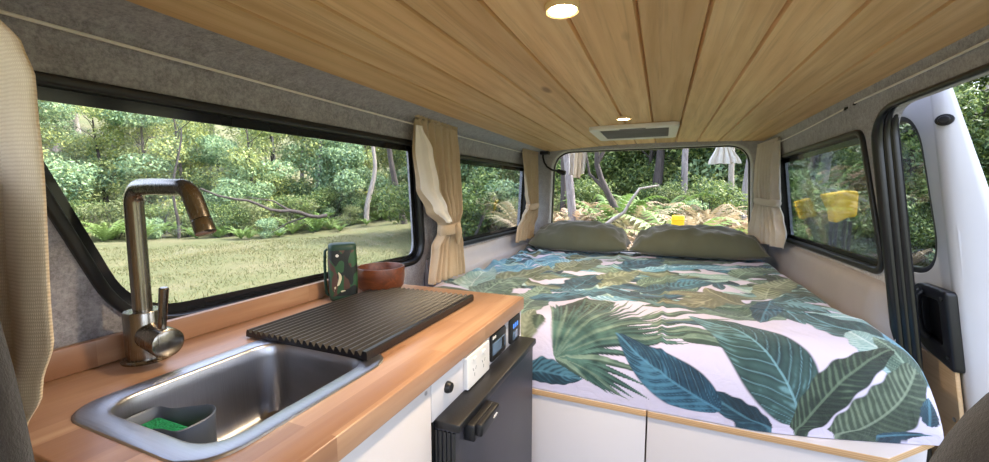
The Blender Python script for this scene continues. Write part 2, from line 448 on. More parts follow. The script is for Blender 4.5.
# ceiling of tongue-and-groove boards with V grooves
mb = MB(); xs = []
k0, k1 = -2, 9
for k in range(k0, k1):
    a = -PLANK_OFF+k*PLANK_W; b = a+PLANK_W
    xs += [(a, .011), (a+.0045, 0)] + [(a+PLANK_W*u, 0) for u in (.25, .5, .75)] + [(b-.0045, 0)]
xs.append((-PLANK_OFF+k1*PLANK_W, .011))
ys = [-.55, .1, .8, 1.5, 2.1, 2.668]
lo = [[(x, y, ceil_z(x)+d) for y in ys] for x, d in xs]
hi = [[(x, y, ceil_z(x)+.03) for y in ys] for x, d in xs]
V1 = mb.grid(lo); V2 = mb.grid(hi)
def stitch(A, B):
    for i in range(len(A)-1):
        try: mb.bm.faces.new((A[i], A[i+1], B[i+1], B[i]))
        except ValueError: pass
stitch(V1[0], V2[0]); stitch(V1[-1], V2[-1]); stitch([r[0] for r in V1], [r[0] for r in V2]); stitch([r[-1] for r in V1], [r[-1] for r in V2])
struct('ceiling', mb, M['planks'], ang=30, origin=(0, 0, 0))

# side walls
W1 = rpoly([(.215, .175), (1.285, .190), (1.365, -.278), (.385, -.256)], [.05, .05, .09, .17], 12)
W2 = rpoly([(1.575, .172), (2.60, .182), (2.62, -.258), (1.60, -.253)], .05)
W3 = rpoly([(1.482, .186), (2.43, .182), (2.47, -.245), (1.43, -.235)], [.05, .04, .05, .07])
fL = lambda u, v, w: (XL(v)-w, u, v)
fR = lambda u, v, w: (XR(v)+w, u, v)
mb = MB(); mb.panel([(-.2, FLOOR), (2.72, FLOOR), (2.72, .212), (-.2, .212)], [inset(W1, .008), inset(W2, .008)], .05, fL)
cov = [(XL(.211), .211), (-.842, .235), (-.829, .258), (-.806, .272), (-.775, .279), (-.726, .281)]
def cove(mb, prof, y0, y1, th):
    yy = [y0+(y1-y0)*i/6 for i in range(7)]
    A = mb.grid([[(x, y, z) for y in yy] for x, z in prof])
    B = mb.grid([[(x+th, y, z+.02) for y in yy] for x, z in prof])
    for P, Q in ((A[0], B[0]), (A[-1], B[-1]), ([r[0] for r in A], [r[0] for r in B]), ([r[-1] for r in A], [r[-1] for r in B])):
        for i in range(len(P)-1):
            mb.bm.faces.new((P[i], P[i+1], Q[i+1], Q[i]))
cove(mb, cov, -.2, 2.70, -.05)
struct('wall_left', mb, M['felt'], ang=60)
DOORHOLE = rpoly([(.42, -1.04), (.42, .222), (1.402, .222), (1.402, -1.04)], [0, .08, .09, 0])
mb = MB(); mb.panel([(.30, FLOOR), (2.72, FLOOR), (2.72, .212+.03), (.30, .212+.03)], [inset(W3, .008), DOORHOLE], .04, fR)
cov = [(XR(.241), .241), (.511, .262), (.5085, .278), (.506, .290)]
cove(mb, cov, .30, 2.70, .04)
struct('wall_right', mb, M['felt'], ang=60)

# rear door frame
RO = rpoly([(-.722, -.385), (-.700, .279), (.455, .279), (.486, -.385)], [.05, .14, .13, .05], 12)
fB = lambda u, v, w: (u, 2.672+w, v)
mb = MB(); mb.panel([(-.93, FLOOR), (.66, FLOOR), (.60, .32), (-.86, .32)], [RO], .08, fB, bev=.012)
struct('wall_back', mb, M['pillar'], ang=50)
mb = MB(); mb.panel(inset(RO, -.003), [inset(RO, .007)], .03, lambda u, v, w: (u, 2.735+w, v), bev=.004)
struct('trim_1', mb, M['seal'])

# windows: rubber frame, printed band on the glass, pane
def window(name, outl, fn, glass):
    mb = MB(); mb.panel(outl, [inset(outl, .017)], .036, lambda u, v, w: fn(u, v, w-.010), bev=.005)
    fr = struct(name, mb, M['rubber'])
    mb = MB(); mb.panel(inset(outl, .012), [inset(outl, .037)], .003, lambda u, v, w: fn(u, v, w+.019))
    link('printed_band', mb, M['frit'], fr)
    mb = MB(); mb.panel(inset(outl, .013), [], .004, lambda u, v, w: fn(u, v, w+.0225))
    link('pane', mb, glass, fr, smooth=False)
    return fr
window('window_1', W1, fL, M['glass']); window('window_2', W2, fL, M['glass_tint']); window('window_3', W3, fR, M['glass_tint'])

# lower wall trims with a rounded ledge
def strip(name, prof, y0, y1, m, taper=0):
    mb = MB(); yy = [y0+.012*i for i in range(9)]+[y0+.1+(y1-y0-.1)*i/8 for i in range(1, 9)]
    tp = lambda y: taper*max(0, 1-(y-y0)/.09)**2
    V = mb.grid([[(x+tp(y), y, z) for y in yy] for x, z in prof], closeu=True)
    mb.cap([r[0] for r in V]); mb.cap([r[-1] for r in V])
    return struct(name, mb, m, ang=50)
strip('trim_2', [(-.876, -.268), (-.870, -.272), (-.866, -.30), (-.864, -.335), (-.852, -.344), (-.846, -.356), (-.844, -.60), (-.90, -.60)], 1.37, 2.665, M['trim_pale'])
strip('trim_3', [(.586, -.250), (.578, -.256), (.566, -.266), (.560, -.282), (.558, -.31), (.560, -.60), (.64, -.60)], 1.402, 2.665, M['trim_beige'], .042)

# door aperture seal: three ridges around the opening
mb = MB()
def aperture(off, dx, r, tb):
    path = rpoly([(.44, .222+tb), (1.402+off, .222+tb), (1.402+off, -1.03)], [0, .09+off, 0], 10)
    q = []
    for i in range(len(path)-1):
        n = max(1, int(hypot(path[i+1][0]-path[i][0], path[i+1][1]-path[i][1])/.05))
        for k in range(n): q.append((path[i][0]+(path[i+1][0]-path[i][0])*k/n, path[i][1]+(path[i+1][1]-path[i][1])*k/n))
    q.append(path[-1])
    mb.tube([(XR(v)+dx, u, v) for u, v in q], [.0075+(r-.0075)*max(0, min(1, (.215-v)/.06)) for u, v in q], 10)
aperture(.010, .000, .014, -.003); aperture(.004, .016, .012, .004); aperture(-.001, .030, .012, .011)
struct('trim_4', mb, M['seal'])

# sliding side door, slid open behind the opening
fD = lambda u, v, w: (.664-.16*v+w, u, v)
mb = MB()
DW = rpoly([(1.44, -.225), (1.475, .222), (2.95, .225), (2.95, -.34)], [.13, .12, .06, .06], 12)
mb.panel(rpoly([(1.365, -1.0), (1.36, -.1), (1.375, .30), (3.1, .30), (3.1, -1.0)], [.02, .0, .03, .05, .02]), [DW], .022, fD, bev=.006)
dr = struct('door_1', mb, M['white_paint'], ang=50)
mb = MB(); R = []
for i in range(15):
    v = -1.0+1.27*i/14
    k = max(.012, min(.085, .015+(.25-v)*.15))/.08
    R.append([fD(1.400, v, .0), fD(1.395, v, -.006), fD(1.375, v, -.007), fD(1.362, v, .002), fD(1.362-.014*k, v, .028*k), fD(1.362-.026*k, v, .058*k), fD(1.362-.032*k, v, .078*k), fD(1.362-.024*k, v, .084*k+.004), fD(1.37, v, .03*k+.006), fD(1.40, v, .012)])
V = mb.grid(R, closev=True); mb.cap(V[0]); mb.cap(V[-1]); link('edge_return', mb, M['white_paint'], dr, ang=50)
mb = MB(); mb.panel(inset(DW, -.004), [inset(DW, .016)], .03, lambda u, v, w: fD(u, v, w+.004), bev=.005); fr = link('window_frame', mb, M['rubber'], dr)
mb = MB(); mb.panel(inset(DW, .010), [], .004, lambda u, v, w: fD(u, v, w+.028)); link('pane', mb, M['glass_tint'], fr, smooth=False)
mb = MB(); mb.lathe([(.002, -.004), (.016, -.004), (.019, 0), (.019, .008), (.013, .010), (.011, .016), (.004, .018)], n=24, axis='X')
for v in mb.bm.verts: v.co = Vector((.637, 1.364, .180))+Vector((-.66, -.75, 0))*(v.co.x*.6)+Vector((-.75, .66, 0))*v.co.y*.9+Vector((0, 0, .75))*v.co.z
link('bump_stop', mb, M['rubber'], dr)
mb = MB(); mb.panel(rpoly([(1.525, -.435), (1.372, -.465), (1.372, -.252), (1.525, -.250)], [.05, .012, .012, .05]), [rpoly([(1.49, -.395), (1.408, -.405), (1.408, -.285), (1.49, -.285)], .012)], .026, lambda u, v, w: fD(u, v, w-.030), bev=.006)
la = link('latch', mb, M['black_plastic'], dr)
mb = MB(); mb.box(1.403, 1.495, -.41, -.280, 0, .006, .002, 2, lambda a, b, c: fD(a, b, c-.012)); link('recess', mb, M['dark_slot'], la)
mb = MB(); mb.tube([fD(1.478, -.272, -.028), fD(1.478, -.284, -.042), fD(1.478, -.335, -.047), fD(1.478, -.385, -.042), fD(1.478, -.400, -.028)], .011, 12); link('handle', mb, M['black_plastic'], la)
for zz in (-.275, -.43):
    mb = MB(); mb.lathe([(.001, 0), (.006, 0), (.006, .004), (.004, .006), (.001, .006)], n=16, axis='X')
    for v in mb.bm.verts: v.co = Vector(fD(1.390+v.co.y, zz+v.co.z, -.029-v.co.x))
    link('screw', mb, M['dark_slot'], la)
mb = MB(); mb.panel(rpoly([(1.385, -.98), (1.385, -.455), (1.70, -.455), (1.70, -.98)], .01), [], .010, lambda u, v, w: fD(u, v, w-.022), bev=.002)
pp = link('ply_lining', mb, M['ply_face'], dr)
mb = MB(); mb.lathe([(.001, 0), (.0055, 0), (.0055, .002), (.001, .003)], n=16, axis='X')
for v in mb.bm.verts: v.co = Vector(fD(1.405+v.co.y, -.60+v.co.z, -.023-v.co.x))
link('screw', mb, M['chrome_screw'], pp)

# tailgate, swung up behind the van
mb = MB(); mb.panel(rpoly([(-.75, 0), (-.68, .78), (.46, .78), (.52, 0)], .08), [rpoly([(-.58, .12), (-.54, .62), (.32, .62), (.36, .12)], .08)], .04, lambda u, v, w: (u, 2.80+v*.97, .35+v*.24+w), bev=.008)
tg = struct('door_2', mb, M['white_paint'])
mb = MB(); mb.panel(rpoly([(-.59, .11), (-.55, .63), (.33, .63), (.37, .11)], .08), [], .004, lambda u, v, w: (u, 2.80+v*.97, .37+v*.24+w)); link('pane', mb, M['glass_tint'], tg, smooth=False)
# ------------------------------------------------------------------ ceiling fittings
for k, (x, y, lab) in enumerate([(-.162, .672, 'round warm downlight glowing in the boards nearest the viewer, at the top edge'), (-.156, 1.716, 'small round warm downlight glowing in the boards just ahead of the ceiling vent')]):
    z = ceil_z(x)
    t = thing('ceiling_light', lab, 'light', (x, y, z), 'downlights set in the ceiling boards')
    mb = MB(); mb.lathe([(.0225, -.008), (.0262, -.0098), (.0285, -.007), (.0285, .0), (.001, .0), (.001, -.0008), (.0225, -.0008)], (x, y, z-.0005), 40, cap=False); link('rim', mb, M['lamp_rim'], t)
    mb = MB(); mb.lathe([(.001, -.0098), (.014, -.0094), (.020, -.0080), (.0222, -.0060), (.0222, -.005), (.001, -.005)], (x, y, z-.0005), 40); link('diffuser', mb, M['lamp_glow'], t)
    L = D.lights.new('downlight', 'SPOT'); L.energy = LAMP; L.color = (1, .78, .52); L.spot_size = radians(150); L.spot_blend = .6; L.shadow_soft_size = .02
    o = D.objects.new('bulb', L); COL.objects.link(o); o.parent = t; o.location = (0, 0, -.016)

t = thing('roof_vent', 'flat white-framed roof vent with a grey mesh between the ceiling boards', 'vent', (-.137, 2.08, .29))
mb = MB(); out = rpoly([(-.327, 1.885), (.056, 1.885), (.050, 2.285), (-.327, 2.285)], .03); inn = rpoly([(-.285, 1.925), (.014, 1.925), (.014, 2.245), (-.285, 2.245)], .015)
mb.panel(out, [inn], .020, lambda u, v, w: (u, v, .283+w), bev=.004); link('frame', mb, M['vent'], t)
mb = MB(); mb.box(-.288, .017, 1.922, 2.248, .289, .296, .001)
for i in range(14): mb.box(-.283, .012, 1.935+i*.0225, 1.940+i*.0225, .2865, .290)
link('mesh', mb, M['vent_grey'], t)
mb = MB(); mb.box(-.19, -.08, 1.897, 1.911, .279, .285, .002); link('latch', mb, M['vent_grey'], t)

# gooseneck reading lamp
t = thing('reading_lamp', 'small black gooseneck reading lamp clipped up in the left rear corner', 'lamp', (-.735, 2.60, .262))
mb = MB(); mb.box(-.758, -.700, 2.575, 2.625, .252, .274, .005, 3); link('mount', mb, M['black_plastic'], t)
pth = [(-.742, 2.6, .256), (-.742, 2.6, .235), (-.732, 2.6, .20), (-.712, 2.6, .172), (-.680, 2.6, .152), (-.64, 2.6, .142)]
mb = MB(); mb.tube(pth, .0065, 10); link('gooseneck', mb, M['black_plastic'], t)
mb = MB(); mb.tube([(-.648, 2.6, .144), (-.640, 2.6, .142), (-.600, 2.6, .130), (-.590, 2.6, .127)], [.008, .014, .017, .014], 14); link('lamp_head', mb, M['black_plastic'], t)

# curtain wires
def wire(label, a, b, hooks):
    t = thing('curtain_wire', label, 'wire', a)
    n = 14; pts = [Vector(a).lerp(Vector(b), i/n)-Vector((0, 0, .006*sin(pi*i/n))) for i in range(n+1)]
    mb = MB(); mb.tube(pts, .0028, 8); link('wire', mb, M['cord'], t)
    for h in hooks:
        mb = MB(); mb.tube([(h[0]+(.010 if h[0] > 0 else -.010), h[1], h[2]+.003), h, (h[0], h[1], h[2]-.006)], .0042, 8); link('hook', mb, M['black_plastic'], t)
wire('long white curtain wire stretched above the left windows', (-.819, -.18, .240), (-.819, 2.66, .255), [(-.819, 2.655, .255)])
wire('white curtain wire over the open side doorway', (.507, .34, .274), (.507, 1.515, .262), [(.507, 1.515, .262)])
wire('white curtain wire over the right rear window', (.506, 1.575, .258), (.508, 2.64, .246), [(.506, 1.575, .258), (.508, 2.64, .246)])

# ------------------------------------------------------------------ kitchen
CT = -.28; CB = -.313; CX = -.337; BX = -.832
# worktop with a hole for the sink
SO = rpoly([(-.700, .228), (-.415, .232), (-.415, .549), (-.700, .547)], .058, 8)
mb = MB(); mb.panel(rpoly([(-.846, .183), (CX, .183), (CX, 1.012), (-.846, 1.012)], [.002, .004, .004, .002], 3), [inset(SO, .012)], CT-CB, lambda u, v, w: (u, v, CB+w), bev=.0018)
tag(link('worktop', mb, M['worktop'], ang=30), 'oiled timber kitchen worktop running under the left window', 'worktop')
mb = MB(); mb.box(-.846, BX, .183, 1.000, CT+.0005, -.236, .0015)
tag(link('splashback', mb, M['worktop'], ang=30), 'low timber upstand along the back of the worktop under the window', 'upstand')
# cabinet
t = thing('kitchen_cabinet', 'white laminate kitchen cabinet below the timber worktop', 'cabinet', (-.58, .6, FLOOR))
FX = -.3445
mb = MB(); mb.box(-.83, FX-.002, .190, .205, FLOOR, CB, .001); link('side_panel', mb, M['white_panel'], t)
mb = MB(); mb.box(-.83, FX, .994, 1.008, FLOOR, CB, .001); link('side_panel', mb, M['white_panel'], t)
mb = MB(); mb.box(-.83, FX-.02, .546, .556, FLOOR, CB-.16, .001); link('divider', mb, M['white_panel'], t)
mb = MB(); mb.box(FX-.016, FX, .192, .5475, FLOOR+.05, CB-.001, .0015); dp = link('door', mb, M['white_panel'], t)
mb = MB(); mb.lathe([(.001, 0), (.0035, 0), (.0035, .0008), (.001, .001)], (FX, .532, -.325), 14, 'X'); link('screw', mb, M['chrome_screw'], dp)
mb = MB(); mb.box(FX-.016, FX, .5495, .9935, -.386, CB-.001, .0015); link('fascia', mb, M['white_panel'], t)
def slab(mb, y0, y1, z0, z1, d, r=.004, x=FX, bev=.0015):
    mb.panel(rpoly([(y0, z0), (y1, z0), (y1, z1), (y0, z1)], r), [], d, lambda u, v, w: (x+w, u, v), bev=bev)
# knob
mb = MB(); mb.lathe([(.001, .0), (.0105, .0), (.0105, .004), (.0085, .009), (.0025, .010)], (FX, .601, -.346), 24, 'X')
tag(link('push_knob', mb, M['black_plastic']), 'small round black knob on the white fascia left of the power outlet', 'knob')
# power outlet
t = thing('power_outlet', 'square white double power outlet on the white fascia', 'outlet', (FX, .717, -.348))
mb = MB(); slab(mb, .664, .770, -.382, -.3165, .010, .004); link('plate', mb, M['white_plastic'], t)
for yy in (.695, .738):
    mb = MB()
    for dy, dz, an in ((-.006, .004, .5), (.006, .004, -.5), (0, -.008, 0)):
        mb.box(-.0008, .0008, -.0035, .0035, 0, .0006, 0, 2, lambda a, b, c, dy=dy, dz=dz, an=an, yy=yy: (FX+.0098+c, yy+dy+a*cos(an)-b*sin(an), -.353+dz+a*sin(an)+b*cos(an)))
    link('socket_slots', mb, M['vent_grey'], t)
    mb = MB(); slab(mb, yy-.006, yy+.006, -.332, -.326, .003, .001, FX+.0095, .0006); link('switch', mb, M['white_plastic'], t)
# charge controller
t = thing('charge_controller', 'black charge controller with a slate screen, right of the white outlet', 'controller', (FX, .834, -.347))
mb = MB(); slab(mb, .790, .880, -.378, -.3165, .006, .009); link('case', mb, M['black_plastic'], t)
mb = MB(); slab(mb, .796, .874, -.364, -.336, .0012, .003, FX+.0060, .0003); sc = link('screen', mb, M['screen'], t)
mb = MB(); slab(mb, .850, .862, -.362, -.338, .001, .002, FX+.0071, .0003); link('icon', mb, M['dark_slot'], sc)
mb = MB()
for i, (a, b) in enumerate(((.797, .803), (.804, .8075), (.8085, .812), (.813, .8165))): slab(mb, a, b, -.3275, -.3215+(.001 if i == 0 else 0), .0006, 0, FX+.0058, .0002)
link('lettering', mb, M['white_plastic'], t)
# usb meter
t = thing('usb_meter', 'narrow black panel with blue digits at the right end of the white fascia', 'socket panel', (FX, .946, -.347))
mb = MB(); slab(mb, .910, .983, -.380, -.315, .006, .010); link('case', mb, M['black_plastic'], t)
for a in (.930, .944, .958):
    mb = MB(); slab(mb, a, a+.008, -.344, -.332, .0006, .001, FX+.0058, .0002); link('digit', mb, M['blue_led'], t)
mb = MB(); slab(mb, .928, .966, -.374, -.352, .001, .004, FX+.0058, .0004); link('usb_socket', mb, M['screen'], t)

# fridge
t = thing('fridge', 'black compact fridge with a latch handle built in under the worktop', 'fridge', (-.55, .775, FLOOR+.2))
mb = MB(); mb.box(-.80, FX-.004, .561, .990, -.86, -.391, .003); link('body', mb, M['black_plastic'], t)
mb = MB(); mb.box(FX-.003, FX+.040, .559, .9925, -.86, -.387, .004); dd = link('door', mb, M['fridge_door'], t)
mb = MB(); mb.box(FX-.002, FX+.048, .557, .9945, -.399, -.384, .003); link('top_trim', mb, M['black_plastic'], dd)
mb = MB()
for i in range(5): mb.box(FX+.000+i*.0085, FX+.006+i*.0085, .5555, .560, -.86, -.400, .0012)
link('gasket', mb, M['rubber'], dd)
mb = MB(); mb.box(FX+.040, FX+.062, .585, .676, -.428, -.397, .004, 3); hd = link('handle', mb, M['black_plastic'], dd)
mb = MB(); mb.box(FX+.0605, FX+.0745, .589, .672, -.418, -.395, .004, 3); link('lever', mb, M['black_plastic'], hd)
mb = MB()
pts = [(.640, -.409), (.643, -.405), (.6455, -.409), (.648, -.405), (.6505, -.409), (.653, -.405), (.657, -.408)]
mb.tube([(FX+.0748, y, z) for y, z in pts], .0012, 6); link('badge', mb, M['white_plastic'], hd)

# sink
def rr(ins, z): return [(x, y, z) for x, y in rpoly([(-.700+ins, .228+ins), (-.415-ins, .230+ins), (-.415-ins, .549-ins), (-.700+ins, .547-ins)], max(.042, .058-ins*.35), 8)]
mb = MB()
rings = [rr(.0, CT+.0002), rr(.0012, CT+.0022), rr(.004, CT+.0028), rr(.026, CT+.0020), rr(.029, CT+.0008), rr(.031, CT-.003), rr(.033, CT-.02), rr(.036, CT-.10), rr(.041, CT-.122), rr(.055, CT-.132), rr(.10, CT-.135)]
V = mb.grid(rings, closev=True); mb.cap(V[-1])
o2 = [rr(.0145, CT-.001), rr(.0145, CT-.10), rr(.034, CT-.136), rr(.09, CT-.139)]
V2 = mb.grid(o2, closev=True); mb.cap(V2[-1])
for i in range(len(V[0])):
    mb.bm.faces.new((V[0][i], V[0][(i+1) % len(V[0])], V2[0][(i+1) % len(V[0])], V2[0][i]))
sk = tag(link('sink', mb, M['sink_steel'], ang=45), 'brushed steel inset sink with rounded corners in the timber worktop', 'sink')
mb = MB(); mb.lathe([(.001, .0012), (.020, .0012), (.026, .003), (.031, .0022), (.032, .0004), (.001, .0004)], (-.557, .40, CT-.135), 32); link('drain', mb, M['steel'], sk)

# washing-up caddy, sponge
t = None
N = 44; ring = []
for k in range(N):
    a = 2*pi*k/N; cx, cy = cos(a), sin(a)
    x = .060*(abs(cx)**.55)*(1 if cx >= 0 else -1); y = .031*(abs(cy)**.6)*(1 if cy >= 0 else -1)
    y += .009*sin(x/.060*pi)
    ring.append((x, y))
def cr(s, z, sh=0): return [(-.598+x*s+sh, .298+y*s, z) for x, y in ring]
mb = MB(); rg = [cr(.93, -.385), cr(.98, -.380), cr(1.0, -.36), cr(1.02, -.302), cr(1.04, -.2990), cr(1.02, -.2975), cr(.97, -.300), cr(.95, -.36), cr(.93, -.378)]
rg = [[(x, y, z+(.006*sin((x+.598)/.060*1.6) if z > -.31 else 0)) for x, y, z in r] for r in rg]
V = mb.grid(rg, closev=True); mb.cap(V[0]); mb.cap(V[-1])
tag(link('sink_caddy', mb, M['caddy'], ang=50), 'slate grey wavy-sided caddy holding a green scourer inside the sink', 'caddy')
mb = MB(); mb.box(-.642, -.562, .279, .311, -.3775, -.311, .005, 3); mb.noise(.002, 60)
tag(link('sponge', mb, M['sponge']), 'green scourer standing in the grey caddy in the sink', 'sponge')

# ridged drying rack over the sink
x0, x1, y0, y1 = -.735, -.442, .508, .915; zb = CT+.0031
prof = [(x0, zb), (x0, zb+.006)]; n = 19; st = (x1-.012-x0)/n
for i in range(n):
    a = x0+i*st; prof += [(a+st*.12, zb+.0125), (a+st*.22, zb+.0140), (a+st*.42, zb+.0140), (a+st*.55, zb+.0120), (a+st*.88, zb+.0055), (a+st*.98, zb+.0055)]
prof += [(x1-.010, zb+.015), (x1-.002, zb+.015), (x1, zb+.012), (x1, zb)]
mb = MB(); V = mb.grid([[(x, y, z) for y in (y0, y0+.1, y0+.2, y0+.3, y1)] for x, z in prof], closeu=True)
mb.cap([r[0] for r in V]); mb.cap([r[-1] for r in V])
tag(link('drying_rack', mb, M['rack'], ang=25), 'black ridged roll-out drying rack lying across the end of the sink', 'drying rack')

# tap
fx, fy0 = -.797, .376
t = thing('kitchen_tap', 'tall brushed steel square-neck mixer tap behind the sink', 'tap', (fx, fy0, CT))
mb = MB(); mb.lathe([(.001, 0), (.033, 0), (.0335, .003), (.031, .006), (.001, .006)], (fx, fy0, CT+.0002), 40); link('base_ring', mb, M['steel'], t)
mb = MB(); mb.lathe([(.001, .006), (.0265, .006), (.0265, .083), (.0255, .085), (.001, .085)], (fx, fy0, CT), 40); link('body', mb, M['steel'], t)
path = [(fx, fy0, CT+.085), (fx, fy0, CT+.14), (fx, fy0, CT+.20), (fx, fy0, CT+.262)]
for k in range(1, 9):
    a = k/8*pi/2; path.append((fx+.028*(1-cos(a)), fy0, CT+.262+.028*sin(a)))
path += [(fx+.06, fy0, CT+.290), (fx+.128, fy0, CT+.288)]
for k in range(1, 9):
    a = k/8*radians(64); path.append((fx+.128+.030*sin(a), fy0, CT+.258+.030*cos(a)))
p = Vector(path[-1]); d = Vector((cos(radians(64)), 0, -sin(radians(64))))
path.append(tuple(p+d*.034))
mb = MB(); mb.tube(path, .0132, 24); sp = link('spout', mb, M['steel'], t)
q = p+d*.035
mb = MB(); mb.tube([q, q+d*.001, q+d*.020, q+d*.021], [.0132, .0138, .0138, .012], 24); link('nozzle', mb, M['steel'], sp)
mb = MB(); mb.tube([(fx+.020, fy0-.002, CT+.045), (fx+.072, fy0-.006, CT+.041), (fx+.077, fy0-.006, CT+.041), (fx+.079, fy0-.006, CT+.041)], [.0215, .0235, .0228, .019], 32); hd = link('handle', mb, M['steel'], t)
mb = MB(); mb.tube([(fx+.058, fy0-.004, CT+.058), (fx+.063, fy0-.003, CT+.095), (fx+.068, fy0-.002, CT+.128), (fx+.0683, fy0-.002, CT+.130)], [.0058, .0062, .0068, .005], 14); link('lever', mb, M['steel'], hd)

# camouflage speaker standing on end
sx, sy, an = -.772, .806, radians(44)
t = thing('portable_speaker', 'small camouflage portable speaker standing on end beside the wooden bowl', 'speaker', (sx, sy, CT))
def sp_ring(s, z, lean=.0):
    r = rpoly([(-.035*s, -.027*s), (.035*s, -.027*s), (.035*s, .027*s), (-.035*s, .027*s)], .020*s, 6)
    return [(sx+x*cos(an)-y*sin(an), sy+x*sin(an)+y*cos(an), CT+z) for x, y in r]
def loft(rs):
    mb = MB(); V = mb.grid(rs, closev=True); mb.cap(V[0]); mb.cap(V[-1]); return mb
link('shell', loft([sp_ring(.985, .014), sp_ring(1.0, .016), sp_ring(1.03, .045), sp_ring(1.04, .075), sp_ring(1.03, .105), sp_ring(1.0, .132), sp_ring(.985, .134)]), M['camo'], t, ang=60)
link('end_cap', loft([sp_ring(.86, .0004), sp_ring(.97, .004), sp_ring(1.01, .010), sp_ring(1.0, .0145)]), M['green_rubber'], t, ang=60)
link('end_cap', loft([sp_ring(1.0, .1335), sp_ring(1.01, .138), sp_ring(.96, .146), sp_ring(.84, .149)]), M['green_rubber'], t, ang=60)
loc = lambda x, y, z: (sx+x*cos(an)-y*sin(an), sy+x*sin(an)+y*cos(an), CT+z)
mb = MB(); mb.tube([loc(-.036, .0, .135), loc(-.042, 0, .13), loc(-.0435, 0, .10), loc(-.0435, 0, .05), loc(-.042, 0, .02), loc(-.036, 0, .012)], .0035, 10); link('strap', mb, M['green_rubber'], t)
mb = MB(); mb.tube([loc(-.013, -.0275, .120), loc(-.013, -.0295, .120)], [.004, .0035], 12); link('button', mb, M['white_plastic'], t)

# wooden bowl
mb = MB(); mb.lathe([(.001, 0), (.046, 0), (.056, .004), (.0645, .016), (.0680, .040), (.0680, .066), (.0670, .0695), (.0635, .0695), (.0620, .066), (.0615, .042), (.055, .022), (.042, .012), (.001, .010)], (-.745, .925, CT+.0003), 56)
tag(link('bowl', mb, M['bowl'], ang=50), 'turned red-brown wooden bowl at the far end of the worktop', 'bowl')
# ------------------------------------------------------------------ bed
BY0 = lambda x: -.019+.09*np.clip((np.asarray(x)-.2)/.37, 0, 1.05)**1.3
def interp(tab, v):
    for (a, p), (b, q) in zip(tab, tab[1:]):
        if v <= b:
            u = (v-a)/(b-a) if b > a else 0; u = max(0, min(1, u)); u = u*u*(3-2*u)
            return [x+(y-x)*u for x, y in zip(p, q)]
    return tab[-1][1]
t = thing('bed_base', 'white-fronted plywood bed base across the back of the van', 'bed base', (.13, 1.8, FLOOR))
def board(pts):
    mb = MB(); mb.panel(rpoly(pts, .004, 3), [], .016, lambda u, v, w: (u, v, -.568+w), bev=.001); o = link('board', mb, [M['ply'], M['white_panel']], t)
    for p in o.data.polygons:
        if p.normal.z > .95: p.material_index = 1
    return o
board([(-.334, 1.043), (-.0185, 1.043), (-.0185, 2.66), (-.334, 2.66)])
board([(-.0165, 1.043), (.455, 1.043), (.583, 1.165), (.583, 1.41), (.553, 1.43), (.553, 2.66), (-.0165, 2.66)])
for a, b in ((-.330, -.0195), (-.0155, .452)):
    mb = MB(); mb.box(a, b, 1.050, 1.066, FLOOR, -.569, .0015); link('front_panel', mb, M['white_panel'], t)
mb = MB(); mb.box(.462, .590, 1.20, 1.216, FLOOR, -.569, .001); link('front_panel', mb, M['white_panel'], t)

# ---- duvet, its leaf print painted as a colour attribute in cloth coordinates (s across, q along)
RY, ZB, HT = .15, -.55, .19
sq = lambda q, e: (1-(1-np.clip(q, 0, 1))**e)**(1/e)
yy = np.linspace(0, 1.80, 6000); zz = ZB+HT*sq(yy/RY, 2.6)
arc = np.concatenate([[0], np.cumsum(np.hypot(np.diff(yy), np.diff(zz)))])
NS, NQ = 470, 540
S = np.linspace(0, 1, NS); Q = np.concatenate([np.linspace(0, .5, 230, endpoint=False), np.linspace(.5, 1.58, NQ-230)])
yq = np.interp(Q, arc, yy)
def vnoise(x, y, seed=0):
    xi = np.floor(x).astype(np.int64); yi = np.floor(y).astype(np.int64); fx = x-xi; fy = y-yi
    fx = fx*fx*(3-2*fx); fy = fy*fy*(3-2*fy)
    def h(a, b):
        n = (a*374761393+b*668265263+seed*974711) & 0x7fffffff
        n = ((n ^ (n >> 13))*1274126177) & 0x7fffffff
        return ((n ^ (n >> 16)) & 0xffff)/65535.
    return (h(xi, yi)*(1-fx)+h(xi+1, yi)*fx)*(1-fy)+(h(xi, yi+1)*(1-fx)+h(xi+1, yi+1)*fx)*fy
def fbm(x, y, o=4, seed=0): return sum(vnoise(x*2**i, y*2**i, seed+i)*.5**i for i in range(o))/(2-.5**(o-1))
XLd = np.where(yq[:, None] < .0, -.334, -.334)+0*S[None, :]
ybase = 1.065+yq[:, None]+0*S[None, :]
blend = np.clip((ybase-1.06)/.10, 0, 1); blend = blend*blend*(3-2*blend)
left = np.where(ybase < 1.03, -.334, -.334*(1-blend)-.838*blend)
right = .560+.027*np.clip((1.43-ybase)/.06, 0, 1)
X = left+(right-left)*S[None, :]
Y = ybase+np.minimum(BY0(np.maximum(X, -.34)), .097)
Y = np.maximum(Y, 1.047)
fxr = sq((right-X)/.085, 2.8); fxl = sq((X-left)/.07, 2.8)
fyv = sq(yq[:, None]/RY, 2.6)+0*X
Z = ZB+HT*fyv*fxr*(.25+.75*fxl)
rump = np.clip((-.25-X)/.35, 0, 1)*np.clip((Y-1.3)/.5, 0, 1)
dz = (fbm(X*5, Y*5, 3, 5)-.5)*.024+(fbm(X*16+3*fbm(X*6, Y*6, 2, 8), Y*9, 3, 21)-.5)*(.008+.03*rump)
fold = (fbm((X*.9+Y*.5)*14+2.2*fbm(X*4, Y*4, 2, 77), (Y-X)*2.2, 2, 31)-.5)
dz = dz+fold*(.016+.022*rump)
for x_ in (.02, -.22, -.50): dz = dz+.006*np.exp(-((X-x_-.01*np.sin(Y*4))/.008)**2)
